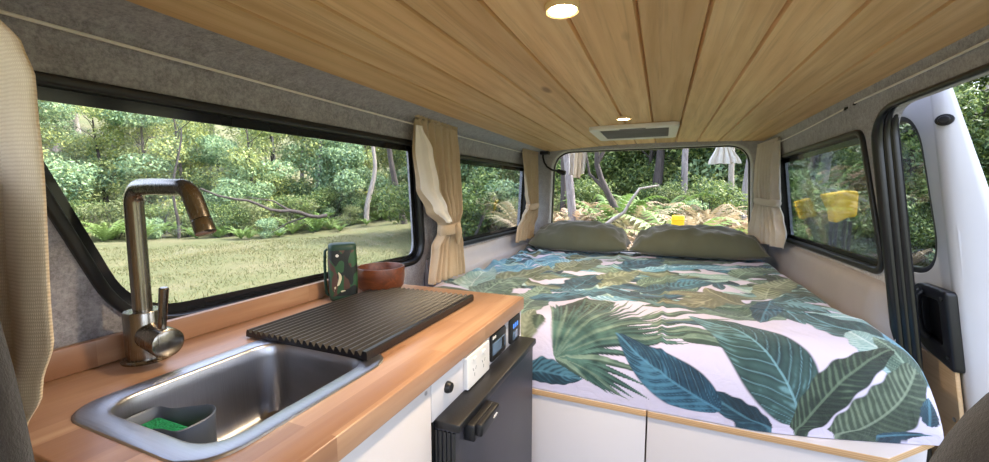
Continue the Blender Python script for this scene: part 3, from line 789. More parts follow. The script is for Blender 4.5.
for y_ in (1.42, 2.05): dz = dz+.003*np.exp(-((Y-y_-.01*np.sin(X*5))/.006)**2)
edge = fyv*fxr*fxl
Z = Z+dz*np.clip(edge*1.6-.3, 0, 1); Y = Y+(fbm(X*7, Z*9, 2, 3)-.5)*.022*(1-np.clip(yq[:, None]/.2, 0, 1))*np.clip(yq[:, None]/.03, 0, 1)
Z = np.maximum(Z, -.5508)
CS = X.ravel(); CQ = (Q[:, None]+0*S[None, :]).ravel()
lin = lambda c: np.array(srgb(*c)[:3])
PAL = {k: [lin(c) for c in v] for k, v in {
    'teal': ((10, 36, 50), (32, 72, 90), (84, 134, 154)), 'blueteal': ((8, 36, 54), (26, 74, 100), (82, 138, 166)),
    'green': ((40, 62, 56), (80, 106, 92), (150, 176, 156)), 'greenblue': ((20, 46, 50), (54, 88, 86), (124, 172, 184)),
    'olive': ((74, 84, 66), (108, 118, 94), (166, 174, 150)), 'brown': ((78, 80, 62), (112, 112, 88), (170, 166, 138)),
    'pale': ((104, 142, 142), (150, 182, 180), (204, 220, 222)), 'blue': ((54, 116, 146), (108, 164, 188), (186, 214, 228)),
    'darkgreen': ((16, 32, 28), (42, 62, 50), (104, 126, 104)), 'olivegreen': ((36, 52, 44), (74, 92, 74), (136, 154, 132)),
    'fan': ((10, 36, 40), (34, 70, 66), (100, 140, 128))}.items()}
bgn = fbm(CS*3, CQ*3, 3, 2)
RGB = lin((200, 195, 218))[None, :]*(1-.06*bgn[:, None])
WN1 = fbm(CS*40, CQ*40, 3, 41); WN2 = fbm(CS*9, CQ*9, 3, 17)
def sstep(a, b, x):
    u = np.clip((x-a)/(b-a), 0, 1); return u*u*(3-2*u)
def leaf(kind, bx, bq, tx, tq, w, pal, c=0.0):
    L = hypot(tx-bx, tq-bq); dx, dy = (tx-bx)/L, (tq-bq)/L
    px, py = CS-bx, CQ-bq
    idx = np.nonzero((np.abs(px-(tx-bx)/2) < L*.6+w*1.3) & (np.abs(py-(tq-bq)/2) < L*.6+w*1.3))[0]
    if not len(idx): return
    px, py = px[idx], py[idx]
    a = (px*dx+py*dy)/L; b = -px*dy+py*dx-c*L*4*a*(1-a)
    a2 = np.clip(a, 0, 1)
    if kind == 'finger': h = w*np.sin(pi*np.clip(a2, .0, 1)**.62)**.8*(.9+.1*a2)
    elif kind == 'banana': h = w*np.sin(pi*(a2*.94+.03)**.85)**.55
    else: h = w*np.sin(pi*a2**.72)**.85
    if kind == 'plain' or kind == 'banana': h = h*(1+.06*np.sin(a2*31+tx*40))
    q = b/np.maximum(h, 1e-5)
    cov = (1-sstep(.93, 1.02, np.abs(q)))*((a > 0) & (a < 1))
    nv = {'finger': 0, 'plain': 8, 'big': 11, 'banana': 17}[kind]; slope = {'finger': 0, 'plain': .26, 'big': .20, 'banana': .10}[kind]
    dk, md, lt = PAL[pal]; wn1, wn2 = WN1[idx], WN2[idx]
    if kind == 'finger':
        v = .5+.5*np.sign(q)*.6; shade = v+(wn1-.5)*.5
    else:
        ph = (a-np.abs(q)**1.2*slope*1.2)*nv+wn2*.7; fr = ph-np.floor(ph)
        shade = .55-.45*np.cos(2*pi*fr)*(.55 if kind != 'banana' else .8)+(wn1-.5)*.7+(wn2-.5)*1.0
        shade = shade+np.where(q > 0, .16, -.12)
    shade = np.clip(shade, 0, 1)
    col = dk[None, :]*(1-shade[:, None])+md[None, :]*shade[:, None]
    hl = np.clip((shade-.70)*1.5+(wn2-.5)*.8, 0, .7)
    col = col*(1-hl[:, None])+lt[None, :]*hl[:, None]
    if nv:
        vl = (1-sstep(.0, .10, np.minimum(fr, 1-fr)))*.45*(np.abs(q) < .92)
        vc = lt if kind in ('big',) else (lt if pal in ('pale', 'blue', 'green') else dk*.8+lt*.2)
        col = col*(1-vl[:, None])+vc[None, :]*vl[:, None]
    mid = (1-sstep(.0016, .0036, np.abs(b)))*(.6 if nv else .3)
    col = col*(1-mid[:, None])+lt[None, :]*mid[:, None]
    ed = sstep(.86, 1.0, np.abs(q))*.35
    col = col*(1-ed[:, None])+(dk*.7)[None, :]*ed[:, None]
    RGB[idx] = RGB[idx]*(1-cov[:, None])+col*cov[:, None]
rl = random.Random(5)
# the back of the cover: dense small foliage
for i in range(190):
    bx = rl.uniform(-.9, .6); bq = rl.uniform(.40, 1.65); an = rl.uniform(-.6, .6)+rl.choice((0, pi)) if rl.random() < .75 else rl.uniform(0, 2*pi); L = rl.uniform(.18, .36)
    leaf(rl.choice(('plain', 'banana', 'plain', 'finger')), bx, bq, bx+L*cos(an), bq+L*sin(an)*.8, L*rl.uniform(.11, .20), rl.choice(('pale', 'blue', 'green', 'olive', 'darkgreen', 'teal', 'pale', 'blueteal', 'blue', 'greenblue')), rl.uniform(-.14, .14))
for l in LEAVES: leaf(*l)
FB = (-.259, .095)
FANX = [p for a, b in zip(FAN, FAN[1:]) for p in (a, ((a[0]+b[0])/2*.94+FB[0]*.06, (a[1]+b[1])/2*.94+FB[1]*.06))]+FAN[-1:]
for k, (tx, tq) in enumerate(FANX): leaf('finger', FB[0], FB[1], tx, tq, .0095 if k % 2 else .0115, 'fan' if k % 4 else 'green', (.05 if k > 17 else -.05))
for l in LEAVES2: leaf(*l)
n = NS*NQ
P = np.stack([X, Y, Z], -1).reshape(-1, 3)
idx = (np.arange(NQ-1)[:, None]*NS+np.arange(NS-1)[None, :]).ravel()
F = np.stack([idx, idx+1, idx+NS+1, idx+NS], -1)
# underside: a flat copy of the rim pulled to the board closes the cover
org = Vector((-.1, 1.95, -.5508))
me = D.meshes.new('duvet'); me.from_pydata((P-np.array(org)).tolist(), [], F.tolist())
at = me.color_attributes.new('print', 'FLOAT_COLOR', 'POINT')
at.data.foreach_set('color', np.concatenate([RGB, np.ones((n, 1))], 1).astype(np.float32).ravel())
me.polygons.foreach_set('use_smooth', np.ones(len(me.polygons), dtype=bool)); me.materials.append(M['print'])
o = D.objects.new('duvet', me); COL.objects.link(o); o.location = org
tag(o, 'white duvet printed with teal and green tropical leaves spread over the bed', 'duvet')

# ---- pillows
def pillow(label, x0, x1, y0, y1, zb, th, seed, tilt):
    mb = MB(); N, K = 56, 40; cx, cy = (x0+x1)/2, (y0+y1)/2; hx, hy = (x1-x0)/2, (y1-y0)/2
    def pt(i, j, sgn):
        u = -1+2*i/N; v = -1+2*j/K
        e = max(0, (1-abs(u)**3.0))**.62*max(0, (1-abs(v)**2.6))**.55
        pin = 1-.10*(1-abs(u)**2)*0-.07*(abs(u)**4)*(1-abs(v))-.05*(abs(v)**4)*(1-abs(u))
        x = cx+u*hx*(1-.05*(1-abs(v)**2)*abs(u)**6); y = cy+v*hy*(1-.06*(1-abs(u)**2)*abs(v)**6)
        if sgn > 0:
            z = zb+.030+(th-.030)*e
            w = mnoise.noise(Vector((x*7+seed, y*9, 0)))*.018+mnoise.noise(Vector((x*16+y*12, y*20-x*9, seed)))*.010+(abs(mnoise.noise(Vector((x*9-y*7, y*11+x*4, seed+9))))-.2)*-.022
            ed = (abs(u)**8+abs(v)**8)
            cr_ = sin((u*hx+v*hy*.3)*70+seed+3*mnoise.noise(Vector((x*9, y*9, seed))))*.011*min(1, abs(u)**4*1.4+abs(v)**5*.5)
            z += (w+cr_)*min(1, e*2.2)
        else: z = zb+.030-.0295*min(1, e*1.8)
        if sgn > 0: z += tilt*(v+1)*hy*min(1, e*3)
        return (x, y, z)
    A = mb.grid([[pt(i, j, 1) for j in range(K+1)] for i in range(N+1)])
    B = mb.grid([[pt(i, j, -1) for j in range(K+1)] for i in range(N+1)])
    bmesh.ops.remove_doubles(mb.bm, verts=mb.bm.verts[:], dist=1e-5)
    return tag(link('pillow', mb, M['pillow'], ang=70), label, 'pillow', 'olive pillows at the head of the bed')
pillow('olive green pillow on the left side at the head of the bed', -.772, -.172, 2.36, 2.665, -.347, .150, 1.0, .10)
pillow('olive green pillow on the right side at the head of the bed', -.168, .512, 2.35, 2.66, -.347, .145, 4.4, .10)

# ------------------------------------------------------------------ curtains
def cloth(rows, cols, folds, m, seed=0, ampf=1.0, nrow=70, asym=.35):
    """rows: (z, (xa,ya), (xb,yb), fold amplitude)"""
    mb = MB(); uv = mb.bm.loops.layers.uv.new('UVMap'); rows = sorted(rows, key=lambda r: r[0])
    tab = [(r[0], (r[1][0], r[1][1], r[2][0], r[2][1], r[3])) for r in rows]
    z0, z1 = rows[0][0], rows[-1][0]; V = []
    for i in range(nrow+1):
        z = z0+(z1-z0)*i/nrow; xa, ya, xb, yb, am = interp(tab, z); d = Vector((xb-xa, yb-ya, 0)); nn = Vector((-d.y, d.x, 0)).normalized(); row = []
        for j in range(cols+1):
            u = j/cols; ph = 2*pi*folds*(u+.03*sin(6*u+seed)+.012*sin(z*11+seed+u*9))+seed
            f = sin(ph)+asym*sin(2.1*ph+1.3+seed)+.30*sin(3.3*ph*.31+z*7)
            p = Vector((xa, ya, 0))+d*u+nn*(am*f*.85)
            row.append((p.x, p.y, z+.003*sin(ph*.5+seed)*(1 if i == 0 else 0)))
        V.append(row)
    W = mb.grid(V); mb.bm.faces.ensure_lookup_table()
    pos = {}
    for i, r in enumerate(W):
        for j, v in enumerate(r): pos[v] = (j/cols*.5, i/nrow*.62)
    for f in mb.bm.faces:
        for l in f.loops: l[uv].uv = pos[l.vert]
    return mb
def solid(o, th=.0016):
    md = o.modifiers.new('thickness', 'SOLIDIFY'); md.thickness = th; md.offset = 0; return o
def tieband(t, c, d, hw, hd, z0, z1, m, knot=None):
    mb = MB(); uv = mb.bm.loops.layers.uv.new('UVMap'); d = Vector(d).normalized(); nn = Vector((-d.y, d.x, 0)); R = []
    for k in range(9):
        z = z0+(z1-z0)*k/8; bul = 1+.10*sin(pi*k/8)
        R.append([Vector((c[0], c[1], z+.006*cos(a)))+d*hw*bul*cos(a)+nn*hd*bul*sin(a) for a in [2*pi*i/28 for i in range(28)]])
    mb.grid(R, closev=True)
    for f in mb.bm.faces:
        for l in f.loops: l[uv].uv = (l.vert.co.y*.8, l.vert.co.z*.8)
    solid(link('tie_band', mb, m, t, ang=70), .003)
    if knot:
        mb = MB(); uv = mb.bm.loops.layers.uv.new('UVMap'); K = Vector(knot)
        mb.tube([K+Vector((0, -.012, .02)), K+Vector((.006, -.006, .008)), K+Vector((.006, .0, -.012)), K+Vector((.0, .006, -.03)), K+Vector((-.002, .010, -.06))], [.008, .015, .016, .012, .006], 12)
        link('knot', mb, m, t, ang=70)
# left middle curtain
t = thing('window_curtain', 'beige curtain tied at its waist between the two left windows', 'curtain', (-.80, 1.42, -.33), 'curtains of the sleeping area')
rows = [(.262, (-.806, 1.213), (-.806, 1.508), .006), (.245, (-.808, 1.21), (-.808, 1.510), .009), (.15, (-.802, 1.195), (-.802, 1.515), .012), (.02, (-.80, 1.215), (-.80, 1.515), .015), (-.07, (-.798, 1.285), (-.798, 1.505), .018),
        (-.125, (-.798, 1.365), (-.798, 1.485), .016), (-.155, (-.798, 1.36), (-.798, 1.49), .016), (-.21, (-.798, 1.31), (-.798, 1.51), .016), (-.345, (-.79, 1.265), (-.79, 1.52), .014)]
solid(link('drape', cloth(rows, 150, 6.5, M['linen'], 1.0), M['linen'], t, ang=80))
rows = [(.235, (-.796, 1.197), (-.790, 1.225), .002), (.15, (-.790, 1.186), (-.772, 1.262), .004), (.02, (-.782, 1.204), (-.765, 1.290), .005), (-.06, (-.775, 1.275), (-.765, 1.35), .004), (-.115, (-.772, 1.358), (-.768, 1.395), .002)]
solid(link('lining', cloth(rows, 40, 1.2, M['lining'], 2.0), M['lining'], t, ang=80))
mb = cloth([(.278, (-.806, 1.212), (-.806, 1.510), .007), (.262, (-.805, 1.212), (-.805, 1.510), .0085)], 180, 15, M['linen'], .3, nrow=6); solid(link('header', mb, M['linen'], t, ang=80))
tieband(t, (-.796, 1.425), (0, 1, 0), .068, .030, -.162, -.120, M['linen'], (-.764, 1.430, -.147))
# left rear curtain
t = thing('window_curtain', 'beige curtain tied back in the left rear corner of the bed', 'curtain', (-.79, 2.5, -.3), 'curtains of the sleeping area')
rows = [(.258, (-.806, 2.37), (-.786, 2.63), .008), (.15, (-.80, 2.38), (-.786, 2.635), .013), (0, (-.795, 2.41), (-.785, 2.62), .015), (-.08, (-.792, 2.45), (-.782, 2.60), .015), (-.15, (-.80, 2.36), (-.785, 2.62), .014), (-.215, (-.812, 2.30), (-.806, 2.63), .012), (-.30, (-.812, 2.28), (-.808, 2.62), .010)]
solid(link('drape', cloth(rows, 130, 6, M['linen'], 2.2), M['linen'], t, ang=80))
mb = cloth([(.274, (-.804, 2.37), (-.786, 2.63), .006), (.258, (-.804, 2.37), (-.786, 2.63), .008)], 150, 13, M['linen'], .3, nrow=6); solid(link('header', mb, M['linen'], t, ang=80))
tieband(t, (-.788, 2.525), (.06, 1, 0), .082, .028, -.105, -.065, M['linen'])
# right rear curtain
t = thing('window_curtain', 'beige curtain coloured as if sunlit, tied back in the right rear corner beside the tinted window', 'curtain', (.5, 2.45, -.3), 'curtains of the sleeping area')
rows = [(.250, (.500, 2.30), (.470, 2.625), .008), (.15, (.503, 2.30), (.470, 2.63), .014), (.03, (.512, 2.31), (.472, 2.62), .016), (-.03, (.520, 2.325), (.476, 2.60), .016), (-.06, (.520, 2.335), (.478, 2.59), .015), (-.12, (.528, 2.29), (.472, 2.61), .016), (-.20, (.532, 2.235), (.462, 2.62), .016), (-.262, (.530, 2.25), (.466, 2.61), .013)]
solid(link('drape', cloth(rows, 150, 6, M['linen_lit'], 3.7), M['linen_lit'], t, ang=80))
mb = cloth([(.266, (.500, 2.30), (.472, 2.625), .006), (.250, (.500, 2.30), (.472, 2.625), .008)], 150, 13, M['linen_lit'], .3, nrow=6); solid(link('header', mb, M['linen_lit'], t, ang=80))
tieband(t, (.497, 2.463), (-.15, 1, 0), .140, .026, -.062, -.028, M['linen_lit'])
# woven curtain at the near left
rows = [(.255, (-.835, .150), (-.610, .150), .005), (.215, (-.84, .150), (-.570, .150), .005), (.155, (-.84, .150), (-.505, .150), .005), (.108, (-.84, .150), (-.452, .150), .004), (.090, (-.84, .150), (-.441, .150), .004), (.05, (-.84, .150), (-.444, .150), .004), (-.12, (-.84, .150), (-.464, .150), .004), (-.17, (-.84, .150), (-.490, .149), .004), (-.22, (-.84, .149), (-.525, .147), .004), (-.27, (-.83, .147), (-.535, .145), .005), (-.40, (-.83, .147), (-.55, .145), .006), (-.85, (-.83, .147), (-.54, .145), .006)]
mb = cloth(rows, 80, 5, M['burlap'], .6, nrow=120)
tag(solid(link('divider_curtain', mb, M['burlap'], ang=80), .003), 'woven oat-coloured curtain hanging at the left end of the worktop', 'curtain')

# ------------------------------------------------------------------ front seats (only their shoulders reach the picture)
def seat(label, c, hw, hh, y0, y1, e=3.0):
    t = thing('car_seat', label, 'car seat', (c[0], (y0+y1)/2, FLOOR), 'front seats seen from behind')
    mb = MB(); N = 64; R = []
    for s, yv in ((.02, 0), (.80, 0), (.93, .06), (.99, .22), (1.0, .5), (.99, .78), (.93, .94), (.80, 1), (.02, 1)):
        R.append([(c[0]+hw*s*(abs(cos(a))**(2/e))*(1 if cos(a) >= 0 else -1), y0+(y1-y0)*yv, c[1]+hh*s*(abs(sin(a))**(2/e))*(1 if sin(a) >= 0 else -1)) for a in [2*pi*k/N for k in range(N)]])
    V = mb.grid(R, closev=True); mb.cap(V[0]); mb.cap(V[-1]); link('backrest', mb, M['seat'], t, ang=60)
    mb = MB(); mb.box(c[0]-hw*.95, c[0]+hw*.95, y0-.36, y0-.01, c[1]-hh-.10, c[1]-hh+.06, .04, 4); link('seat_cushion', mb, M['seat'], t)
    mb = MB(); mb.box(c[0]-hw*.7, c[0]+hw*.7, y0-.30, y0+.06, FLOOR+.001, c[1]-hh-.08, .01, 2); link('pedestal', mb, M['black_plastic'], t)
seat('dark charcoal seat back at the left edge, before the woven curtain', (-.585, -.36), .245, .40, .02, .115)
seat('dark charcoal seat shoulder at the bottom right corner', (.425, -.50), .200, .385, .43, .53, 2.6)
# ------------------------------------------------------------------ outdoors
GZ = -1.6
def gh(x, y):
    h = GZ
    h += .36*max(0, -x-19)*(1 if y > -12 else .6)
    h += .13*max(0, y-12)*max(0, min(1, (x+22)/10))
    h += .22*max(0, x-14)
    u = max(0, min(1, (y-3.6)/3.6)); v = max(0, min(1, (x+4.5)/1.5))*max(0, min(1, (1.5-x+.06*max(0, y-6))/.8)); h += .80*u*u*(3-2*u)*v
    d = hypot(x, y)
    if d > 3: h += (mnoise.noise(Vector((x*.25, y*.25, 3)))*.10+mnoise.noise(Vector((x*.9, y*.9, 1)))*.04)*min(1, (d-3)/3)
    return h
M['ground'] = mat_ground()
G = [srgb(*c) for c in ((70, 92, 46), (104, 128, 66), (142, 160, 88), (182, 186, 112), (84, 112, 74))]
M['leaf_gum'] = mat_leaf('gum_leaves', [srgb(*c) for c in ((94, 114, 82), (126, 146, 104), (164, 178, 118), (202, 204, 118), (120, 144, 116))])
M['leaf_wattle'] = mat_leaf('wattle_leaves', [srgb(*c) for c in ((82, 112, 86), (114, 144, 110), (144, 172, 132), (170, 188, 130), (98, 130, 106))])
M['leaf_dark'] = mat_leaf('dark_leaves', [srgb(*c) for c in ((40, 64, 38), (66, 92, 52), (100, 124, 68), (142, 156, 84), (58, 86, 62))])
M['leaf_shrub'] = mat_leaf('shrub_leaves', [srgb(*c) for c in ((80, 96, 58), (112, 126, 78), (146, 152, 100), (98, 112, 80), (172, 168, 116))])
M['fern'] = mat_leaf('fern_fronds', [srgb(*c) for c in ((56, 88, 40), (86, 118, 56), (118, 142, 76), (146, 160, 92))])
M['bracken'] = mat_leaf('dry_bracken_fronds', [srgb(*c) for c in ((104, 78, 60), (138, 110, 86), (166, 142, 116), (120, 124, 84), (176, 160, 134))])
M['grass'] = mat_leaf('grass_blades', [srgb(*c) for c in ((72, 84, 42), (100, 104, 62), (126, 120, 82), (86, 98, 50))], .3)
M['bark_grey'] = mat_bark('grey_bark', srgb(92, 84, 84), srgb(152, 146, 146))
M['bark_dark'] = mat_bark('dark_bark', srgb(40, 36, 36), srgb(84, 76, 72))
M['bark_pale'] = mat_bark('pale_bark', srgb(116, 108, 102), srgb(168, 160, 152))

mb = MB(); rad = [0, 1.5, 3, 4.5, 6, 7.5, 9, 11, 13, 15, 17, 19, 21, 24, 28, 33, 40, 50, 62]
V = [[mb.bm.verts.new((r*sin(2*pi*k/96), r*cos(2*pi*k/96), gh(r*sin(2*pi*k/96), r*cos(2*pi*k/96)))) for k in range(96)] for r in rad[1:]]
c0 = mb.bm.verts.new((0, 0, GZ))
for k in range(96): mb.bm.faces.new((c0, V[0][k], V[0][(k+1) % 96]))
for a, b in zip(V, V[1:]):
    for k in range(96): mb.bm.faces.new((a[k], b[k], b[(k+1) % 96], a[(k+1) % 96]))
struct('ground', mb, M['ground'], origin=(0, 0, GZ))

def cards(name, blobs, n, size, m, root=None, asp=.45, seed=0, shell=.45):
    """a crown: many small leaf sprays spread over a few rounded masses; one mesh"""
    r = np.random.default_rng(seed); w = np.array([b[1][0]*b[1][1]*b[1][2] for b in blobs])**.67; w /= w.sum()
    ch = r.choice(len(blobs), n, p=w); C = np.array([b[0] for b in blobs])[ch]; R = np.array([b[1] for b in blobs])[ch]
    d = r.normal(size=(n, 3)); d /= np.linalg.norm(d, axis=1)[:, None]
    rr_ = (r.random(n)*(1-shell)+shell)[:, None]**.8
    P = C+d*R*rr_
    nn = d*.8+r.normal(size=(n, 3))*.8; nn[:, 2] += .5; nn /= np.linalg.norm(nn, axis=1)[:, None]
    a = np.cross(nn, r.normal(size=(n, 3))); a /= np.linalg.norm(a, axis=1)[:, None]; b = np.cross(nn, a)
    s = size*(.55+.9*r.random(n))[:, None]
    a *= s; b *= s*asp
    V = np.stack([P-a, P+b-nn*s*.08, P+a, P-b-nn*s*.08], 1).reshape(-1, 3)
    F = np.arange(4*n).reshape(-1, 4)
    me = D.meshes.new(name); me.from_pydata(V.tolist(), [], F.tolist()); me.materials.append(m)
    o = D.objects.new(name, me); COL.objects.link(o)
    if root is not None: o.parent = root
    return o

def trunk_mesh(root, h, r0, lean, seed, branches, m, name='trunk'):
    r = random.Random(seed); mb = MB(); pts = []; N = 12
    for i in range(N+1):
        u = i/N; pts.append(Vector((lean[0]*u+.10*sin(u*5+seed)*h*.06, lean[1]*u+.10*cos(u*4+seed*2)*h*.05, h*u-.15*(i == 0))))
    mb.tube(pts, [r0*(1-.78*i/N)*(1.35 if i == 0 else 1) for i in range(N+1)], 8)
    for k in range(branches):
        i = r.randint(N//3, N-1); p = pts[i]; an = r.uniform(0, 2*pi); L = h*r.uniform(.10, .26); q = [p]
        for s in range(1, 5): q.append(p+Vector((cos(an), sin(an), r.uniform(.5, 1.1)))*L*s/4+Vector((r.uniform(-1, 1), r.uniform(-1, 1), 0))*L*.08)
        rb = r0*(1-.78*i/N)*.5
        mb.tube(q, [rb*(1-.8*s/4) for s in range(5)], 6)
    bm = mb.bm
    for f in bm.faces: f.smooth = True
    me = D.meshes.new(name); bm.to_mesh(me); bm.free(); me.materials.append(m)
    o = D.objects.new(name, me); COL.objects.link(o); o.parent = root; return o

def gum(seed, h, label, dens=9000, bark='bark_grey', leaf='leaf_gum', low=.30):
    t = thing('gum_tree', label, 'tree'); r = random.Random(seed)
    trunk_mesh(t, h*.97, h*.014, (r.uniform(-.5, .5), r.uniform(-.5, .5)), seed, 9, M[bark])
    bl = []
    for k in range(15):
        z = h*r.uniform(low, 1.0); q = h*.20*(1.15-abs(z/h-.65)); an = r.uniform(0, 2*pi)
        bl.append(((cos(an)*q*r.uniform(.2, 1), sin(an)*q*r.uniform(.2, 1), z), (h*.12*r.uniform(.7, 1.2), h*.12*r.uniform(.7, 1.2), h*.085*r.uniform(.7, 1.2))))
    cards('foliage', bl, dens, .085, M[leaf], t, .36, seed); return t
def wattle(seed, h, label, leaf='leaf_wattle', dens=14000, w=.36, size=.058):
    t = thing('bushy_tree', label, 'tree'); r = random.Random(seed)
    trunk_mesh(t, h*.85, h*.020, (r.uniform(-.4, .4), r.uniform(-.4, .4)), seed, 8, M['bark_dark'])
    bl = []
    for k in range(20):
        z = h*r.uniform(.10, .95); q = h*w*(1.05-.55*z/h); an = r.uniform(0, 2*pi)
        bl.append(((cos(an)*q*r.uniform(.1, 1), sin(an)*q*r.uniform(.1, 1), z), (h*.16*r.uniform(.7, 1.2), h*.16*r.uniform(.7, 1.2), h*.10*r.uniform(.7, 1.2))))
    cards('foliage', bl, dens, size, M[leaf], t, .5, seed); return t
def shrub(seed, h, label, leaf='leaf_shrub', dens=4200, size=.036):
    t = thing('shrub', label, 'shrub'); r = random.Random(seed); mb = MB()
    for k in range(6):
        an = r.uniform(0, 2*pi); mb.tube([(0, 0, -.1), (cos(an)*h*.2, sin(an)*h*.2, h*.35), (cos(an)*h*.38, sin(an)*h*.38, h*.8)], [h*.014, h*.010, h*.004], 5)
    me = D.meshes.new('stem'); mb.bm.to_mesh(me); mb.bm.free(); me.materials.append(M['bark_dark']); o = D.objects.new('stem', me); COL.objects.link(o); o.parent = t
    bl = [((r.uniform(-.4, .4)*h, r.uniform(-.4, .4)*h, h*r.uniform(.18, .82)), (h*.32, h*.32, h*.22)) for k in range(8)]
    cards('foliage', bl, dens, size, M[leaf], t, .5, seed, .3); return t
def fern(seed, h, m, label, name='fern'):
    r = random.Random(seed); mb = MB()
    for k in range(16):
        an = 2*pi*k/16+r.uniform(-.2, .2); L = h*r.uniform(.85, 1.25); up = r.uniform(.55, 1.1); n = 16; pr = None
        dv = Vector((cos(an), sin(an), 0)); sd = Vector((-sin(an), cos(an), 0)); tw = r.uniform(-.4, .4)
        if k == 0: ctr = mb.bm.verts.new((0, 0, .01))
        pv = ctr
        for s in range(1, n):
            u = s/n; p = dv*L*u*.85+Vector((0, 0, h*up*(1.9*u-1.35*u*u)+.02)); w = L*.17*(1-u)**.8*min(1, u*5)+.004
            cv = mb.bm.verts.new(p)
            for sg in (-1, 1):
                e = p+sd*sg*w+dv*w*.35+Vector((0, 0, -w*.25+tw*w*sg)); q = p+dv*L*.045
                b = mb.bm.verts.new(e)
                mb.bm.faces.new((pv, b, cv) if sg > 0 else (cv, b, pv))
            pv = cv
    me = D.meshes.new(name); mb.bm.to_mesh(me); mb.bm.free(); me.materials.append(m)
    o = D.objects.new(name, me); COL.objects.link(o); return tag(o, label, 'fern')

used = set()
def put(proto, x, y, rz, s, label, group, sink=0.0):
    o = proto if proto.name not in used else copy_tree(proto)
    used.add(proto.name); used.add(o.name)
    o.location = (x, y, gh(x, y)-sink); o.rotation_euler = (0, 0, rz); o.scale = (s, s, s*random.uniform(.92, 1.1))
    o['label'] = label; o['group'] = group; return o
pol = lambda az, d: (d*sin(radians(az)), d*cos(radians(az)))
rnd = random.Random(42)
gums = [gum(1, 9.5, 'gum'), gum(2, 8.2, 'gum', low=.4), gum(3, 10.5, 'gum', bark='bark_pale', low=.35)]
wats = [wattle(11, 5.2, 'wattle'), wattle(12, 4.4, 'wattle'), wattle(13, 6.0, 'wattle', 'leaf_gum')]
darks = [wattle(21, 5.5, 'dark', 'leaf_dark', 15000, .38, .055), wattle(22, 4.6, 'dark', 'leaf_dark', 14000, .40, .052)]
shr = [shrub(31, 1.3, 's'), shrub(32, 1.0, 's', 'leaf_wattle'), shrub(33, 1.6, 's', 'leaf_dark')]
ferns = [fern(41, .8, M['fern'], 'f'), fern(42, .95, M['fern'], 'f')]
dry = [fern(51, .8, M['bracken'], 'f'), fern(52, .7, M['bracken'], 'f')]

# left: the bush beyond the clearing, seen through the two left windows
def edge(az): return 18.5-2.6*exp(-((az+52)/10)**2)+(1.5 if az > -36 else 0)
GL = 'tall gum trees on the slope beyond the clearing on the left'; LL = 'tall slender gum tree on the slope behind the bushes beyond the left clearing'
for i in range(34):
    az = -84+i*1.95+rnd.uniform(-.8, .8); d = rnd.uniform(24, 36)
    put(gums[i % 3], *pol(az, d), rnd.uniform(0, 6), rnd.uniform(.85, 1.2), LL, GL)
for i in range(30):
    az = -84+i*2.2+rnd.uniform(-.8, .8); d = edge(az)+rnd.uniform(2.6, 6.0)
    if i % 6 == 4: continue
    put(wats[i % 3], *pol(az, d), rnd.uniform(0, 6), rnd.uniform(.75, 1.1), 'bushy pale green wattle at the far side of the left clearing', 'wattles beyond the left clearing')
for i in range(34):
    az = -84+i*1.95+rnd.uniform(-.6, .6); d = edge(az)+rnd.uniform(.6, 2.4)
    put(shr[i % 3], *pol(az, d), rnd.uniform(0, 6), rnd.uniform(.7, 1.15), 'low shrub along the far edge of the left clearing', 'shrubs along the edge of the left clearing')
for i in range(44):
    az = -84+i*1.5+rnd.uniform(-.9, .9); d = edge(az)+rnd.uniform(-.2, 1.6)
    put(ferns[i % 2], *pol(az, d), rnd.uniform(0, 6), rnd.uniform(.45, 1.15), 'green fern along the far edge of the left clearing', 'ferns along the edge of the left clearing')
# nearer bush seen through the left rear window
for i in range(9):
    az = -29+i*1.6; d = rnd.uniform(8.5, 11.5)
    put(shr[(i+1) % 3], *pol(az, d), rnd.uniform(0, 6), rnd.uniform(1.0, 1.5), 'shrub close behind the left rear window', 'shrubs outside the left rear window')
for i in range(7):
    az = -30+i*2.4; d = rnd.uniform(13, 17)
    put((darks+wats)[i % 5], *pol(az, d), rnd.uniform(0, 6), rnd.uniform(.85, 1.15), 'leafy tree standing behind the shrubs outside the left rear window', 'trees outside the left rear window')
# behind the tailgate: bracken, scrub, dark trees
for i in range(40):
    az = -19+i*.76+rnd.uniform(-.5, .5); d = rnd.uniform(4.9, 8.2); k = rnd.random()
    if k < .55: put(dry[i % 2], *pol(az, d), rnd.uniform(0, 6), rnd.uniform(.75, 1.1), 'dry brown bracken fern behind the van', 'dry bracken behind the van')
    else: put(ferns[i % 2], *pol(az, d), rnd.uniform(0, 6), rnd.uniform(.85, 1.2), 'green fern amid the dry bracken behind the van', 'green ferns behind the van')
for i in range(16):
    az = -20+i*2.3+rnd.uniform(-.8, .8); d = rnd.uniform(8.2, 10.2)
    put(shr[i % 3], *pol(az, d), rnd.uniform(0, 6), rnd.uniform(.42, .72), 'low shrub beyond the bracken behind the van', 'shrubs behind the van')
for i in range(15):
    az = -19+i*2.4+rnd.uniform(-.7, .7); d = rnd.uniform(11, 14)
    if abs(az+7) < 3.2 and d < 14.5: d = 15.5
    put(darks[i % 2] if i % 4 else wats[i % 3], *pol(az, d), rnd.uniform(0, 6), rnd.uniform(.85, 1.15), 'dense dark green tree in the bush behind the van', 'dense trees behind the van')
for i in range(24):
    az = -26+i*2.3+rnd.uniform(-.7, .7); d = rnd.uniform(19, 27)
    put(gums[i % 3], *pol(az, d), rnd.uniform(0, 6), rnd.uniform(.9, 1.15), 'tall gum tree far back in the bush behind the van', 'tall gums behind the van')
